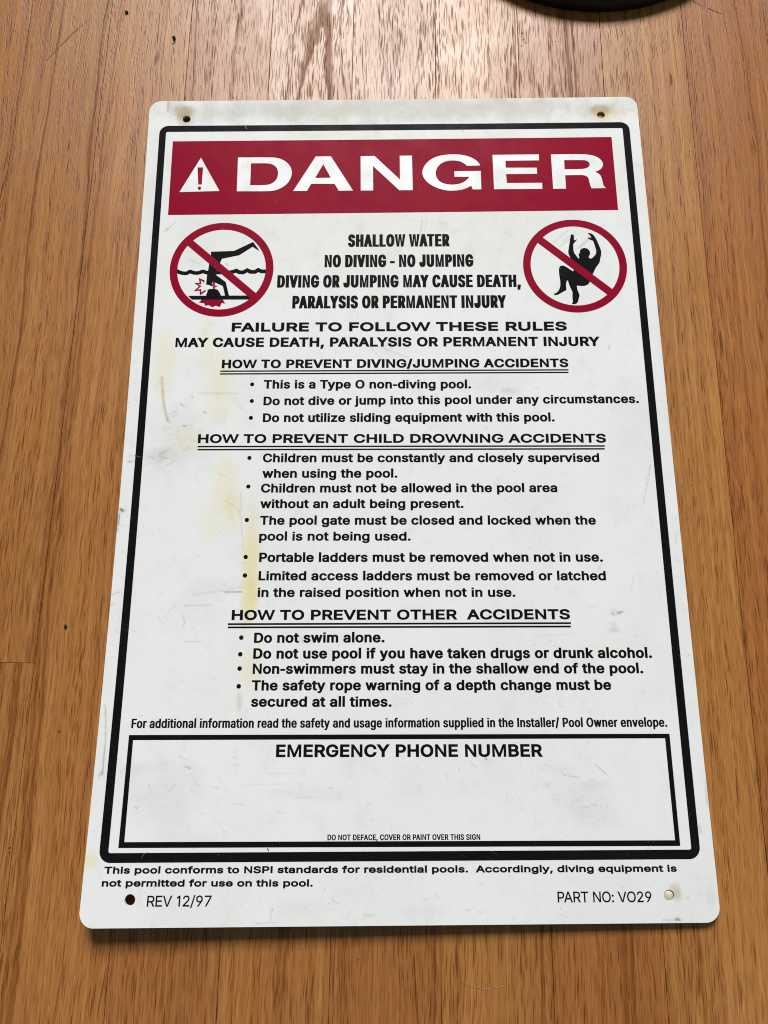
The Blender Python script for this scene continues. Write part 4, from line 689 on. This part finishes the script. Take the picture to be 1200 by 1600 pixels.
def text_loops(text, u0, v0, u1, v1, cap, sv, sh):
    """one printed line: baseline from (u0,v0) to (u1,v1), cap height and stem weights in the sheet's centimetres"""
    width = math.hypot(u1-u0, v1-v0)
    ey = (sh*cap-HSTEM*cap)/2
    sy = (cap-2*ey)/CAP
    def advs(sx):
        ex = (sv*cap-STEM*CAP*sx)/2
        x = 0; pos = []
        for i, c in enumerate(text):
            g = GL[c]
            if i: x += KERN.get(text[i-1]+c, 0)*sx
            pos.append(x)
            x += (g[0]-(TRACK if g[1] else 0))*sx+(2*ex*0.92 if g[1] else 0.8*ex)
        lo = min(min(p[0] for p in l) for l in GL[text[0]][1])*sx+pos[0]-ex
        hi = max(max(p[0] for p in l) for l in GL[text[-1]][1])*sx+pos[-1]+ex
        return ex, pos, lo, hi
    a, b = 1e-5, 0.01
    for _ in range(50):
        m = (a+b)/2
        _, _, lo, hi = advs(m)
        if hi-lo > width: b = m
        else: a = m
    sx = (a+b)/2
    ex, pos, lo, hi = advs(sx)
    d = np.array([u1-u0, v1-v0])/width; up = np.array([d[1], -d[0]])
    loops = []
    for c, x in zip(text, pos):
        if not GL[c][1]: continue
        letter = []
        loops.append(letter)
        for lp in GL[c][1]:
            q = [(p[0]*sx, p[1]*sy) for p in lp]
            thin = {'M': 0.68, 'N': 0.82, 'W': 0.75}.get(c, 1.0)         # keeps the counters of the dense letters open
            q = offset_loop(q, ex*thin, ey)
            letter.append([tuple(np.array([u0, v0])+d*(x+p[0]-lo)+up*(p[1]+ey)) for p in q])
    return loops

NAMES = {'wt': ('warning_lettering', 'condensed shallow water and no diving warning'), 'w2': ('failure_lettering', None), 'h1': ('diving_heading', None), 'h2': ('drowning_heading', None), 'h3': ('accident_heading', None),
 'nt': ('information_line', None), 'em': ('phone_heading', None), 'dd': ('defacing_notice', None), 'cf': ('standards_notice', None), 'rv': ('revision_date', None), 'pn': ('part_number', None)}
box_outer = [(1.585, 38.16), (28.875, 38.245), (28.877, 43.482), (1.553, 43.40)]
box_inner = [(1.812, 38.405), (28.633, 38.46), (28.646, 43.225), (1.820, 43.14)]
V, F = frame_band(box_outer, box_inner, 0.002, 0.002)
phone_box = print_mesh('phone_number_box', V, F, M_BLACK, sign, 1)
keys = []
for t in DATA['text']:
    if t[0] not in keys: keys.append(t[0])
for kx in keys:
    loops = []
    first = None
    for t in DATA['text']:
        if t[0] == kx:
            loops += text_loops(*t[1:]); first = first or t[1]
    parts = [curve_fill(letter) for letter in loops]
    for k2, u, v in DATA['bul']:
        if k2 == kx:
            r = 0.118
            parts.append(([(u, v)]+[(u+r*math.cos(t), v+r*math.sin(t)) for t in np.linspace(0, 2*math.pi, 18, endpoint=False)], [(0, i+1, (i+1) % 18+1) for i in range(18)]))
    V, F = join(parts)
    nm, lb = NAMES.get(kx, ('rule_text', None))
    ob = print_mesh(nm, V, F, M_BLACK, phone_box if kx in ('em', 'dd') else sign, 1, lb)
    for q in DATA['und']:
        if q[0] == kx:
            m = 24
            pts = [(q[1]+(q[3]-q[1])*i/m, q[2]+(q[4]-q[2])*i/m) for i in range(m+1)]
            Vs, Fs = stroke_band(pts, q[5]*1.5)
            print_mesh('underline', Vs, Fs, M_BLACK, ob, 1)

# light scratches through the print
def scratches():
    m = plain('bare_scratch', (0.10, 0.10, 0.10), .5)
    for pts, w, col, al in DATA['scr']:
        V, F = stroke_band(pts, w)
        print_mesh('scratch_mark', V, F, m, border, 2.5)
scratches()

# the cream plug that sits in one corner hole
def plug():
    hu, hv, hr = HOLES[3]
    V = [(0, 0, -0.006)]; F = []
    n = 28
    prof = [(.30, -.012), (.55, -.030), (.75, -.058), (.90, -.095), (.97, -.14)]
    for f, z in prof:
        for t in np.linspace(0, 2*math.pi, n, endpoint=False):
            V.append((f*hr*math.cos(t), f*hr*math.sin(t), z))
    for i in range(n): F.append((0, 1+i, 1+(i+1) % n))
    for r in range(len(prof)-1):
        for i in range(n):
            a = 1+r*n+i; b = 1+r*n+(i+1) % n
            F.append((a, a+n, b+n, b))
    c = sheet([(hu, hv)])[0]
    V = [(c[0]+p[0]*CM, c[1]+p[1]*CM, c[2]+p[2]*CM) for p in V]
    mesh_obj('hole_plug', V, F, M_CREAM, sign, smooth=True)
plug()

# ------------------------------------------------------------ black round base beyond the sheet
def lathe(name, prof, n, mat, loc, parent=None):
    V, F = [], []
    for r, z in prof:
        for t in np.linspace(0, 2*math.pi, n, endpoint=False): V.append((r*CM*math.cos(t), r*CM*math.sin(t), z*CM))
    for k in range(len(prof)-1):
        for i in range(n):
            F.append((k*n+i, k*n+(i+1) % n, (k+1)*n+(i+1) % n, (k+1)*n+i))
    F.append(tuple(reversed(range(n)))); F.append(tuple((len(prof)-1)*n+i for i in range(n)))
    o = mesh_obj(name, V, F, mat, parent, smooth=True)
    o.location = loc
    return o
base = lathe('round_base', [(11.0, 0.0), (11.25, 0.08), (11.3, 0.3), (11.3, 0.75), (11.2, 0.95), (10.9, 1.07), (9.8, 1.15), (6, 1.35), (2.5, 1.7), (1.6, 2.0)], 96, M_DARK, (13.6*CM, 41.3*CM, 0))
tag(base, 'black round base on the floor beyond the sign, cut off by the picture edge', 'base')

# ------------------------------------------------------------ crumbs and a stray fibre
def crumb(x, y, r, label, tail=None, squash=(1, 1), seed=1):
    R = random.Random(seed)
    bm = bmesh.new()
    bmesh.ops.create_icosphere(bm, subdivisions=2, radius=r*CM)
    for v in bm.verts:
        v.co *= R.uniform(.75, 1.2)
        v.co.x *= squash[0]; v.co.y *= squash[1]; v.co.z *= .6
    lo = min(v.co.z for v in bm.verts)
    for v in bm.verts: v.co.z -= lo
    if tail:
        prev = None
        for a, b in zip(tail[:-1], tail[1:]):
            d = Vector((b[0]-a[0], b[1]-a[1], 0)).normalized(); n = Vector((-d.y, d.x, 0))*0.022*CM
            A = Vector((a[0]*CM, a[1]*CM, 0.0004)); B = Vector((b[0]*CM, b[1]*CM, 0.0004))
            up = Vector((0, 0, 0.0003))
            q = [bm.verts.new(p) for p in (A+n, A-n, A+up, B+n, B-n, B+up)]
            for f in ((0, 3, 5, 2), (1, 2, 5, 4), (0, 1, 4, 3)): bm.faces.new([q[i] for i in f])
    me = bpy.data.meshes.new('crumb'); bm.to_mesh(me); bm.free()
    me.materials.append(M_CRUMB)
    o = bpy.data.objects.new('crumb', me); COL.objects.link(o)
    o.location = (x*CM, y*CM, 0)
    tag(o, label, 'crumb', 'dark crumbs on the floor')
crumb(-17.41, 30.70, .12, 'round dark crumb on the floor nearest the top edge of the picture', None, (1, .9), 1)
crumb(-14.16, 28.60, .12, 'dark crumb with a thin curled tail above the sign corner', [(0, 0), (.10, -.22), (.02, -.38), (-.08, -.46)], (1, 1), 2)
crumb(-17.63, -9.22, .095, 'small oblong dark crumb on the board left of the sign', None, (.75, 1.25), 3)

def fibre():
    pts = [(2.87, -26.05), (3.1, -26.22), (3.5, -26.32), (3.95, -26.36), (4.45, -26.33), (4.9, -26.25)]
    V, F = [], []
    r = 0.009
    n = 6
    for i, (x, y) in enumerate(pts):
        a = pts[max(0, i-1)]; b = pts[min(len(pts)-1, i+1)]
        d = Vector((b[0]-a[0], b[1]-a[1], 0)).normalized(); s = Vector((-d.y, d.x, 0))
        for k in range(n):
            t = 2*math.pi*k/n
            p = Vector((x, y, 0.014))+s*r*math.cos(t)+Vector((0, 0, 1))*r*math.sin(t)
            V.append(tuple(p*CM))
    for i in range(len(pts)-1):
        for k in range(n):
            F.append((i*n+k, i*n+(k+1) % n, (i+1)*n+(k+1) % n, (i+1)*n+k))
    o = mesh_obj('stray_fibre', V, F, M_HAIR, None, smooth=True)
    tag(o, 'thin pale curved fibre on the floor below the sign', 'fibre')
fibre()
scene.cycles.use_denoising = False
scene.cycles.filter_width = 1.05
scene.cycles.sample_clamp_indirect = 4.0
scene.cycles.max_bounces = 6
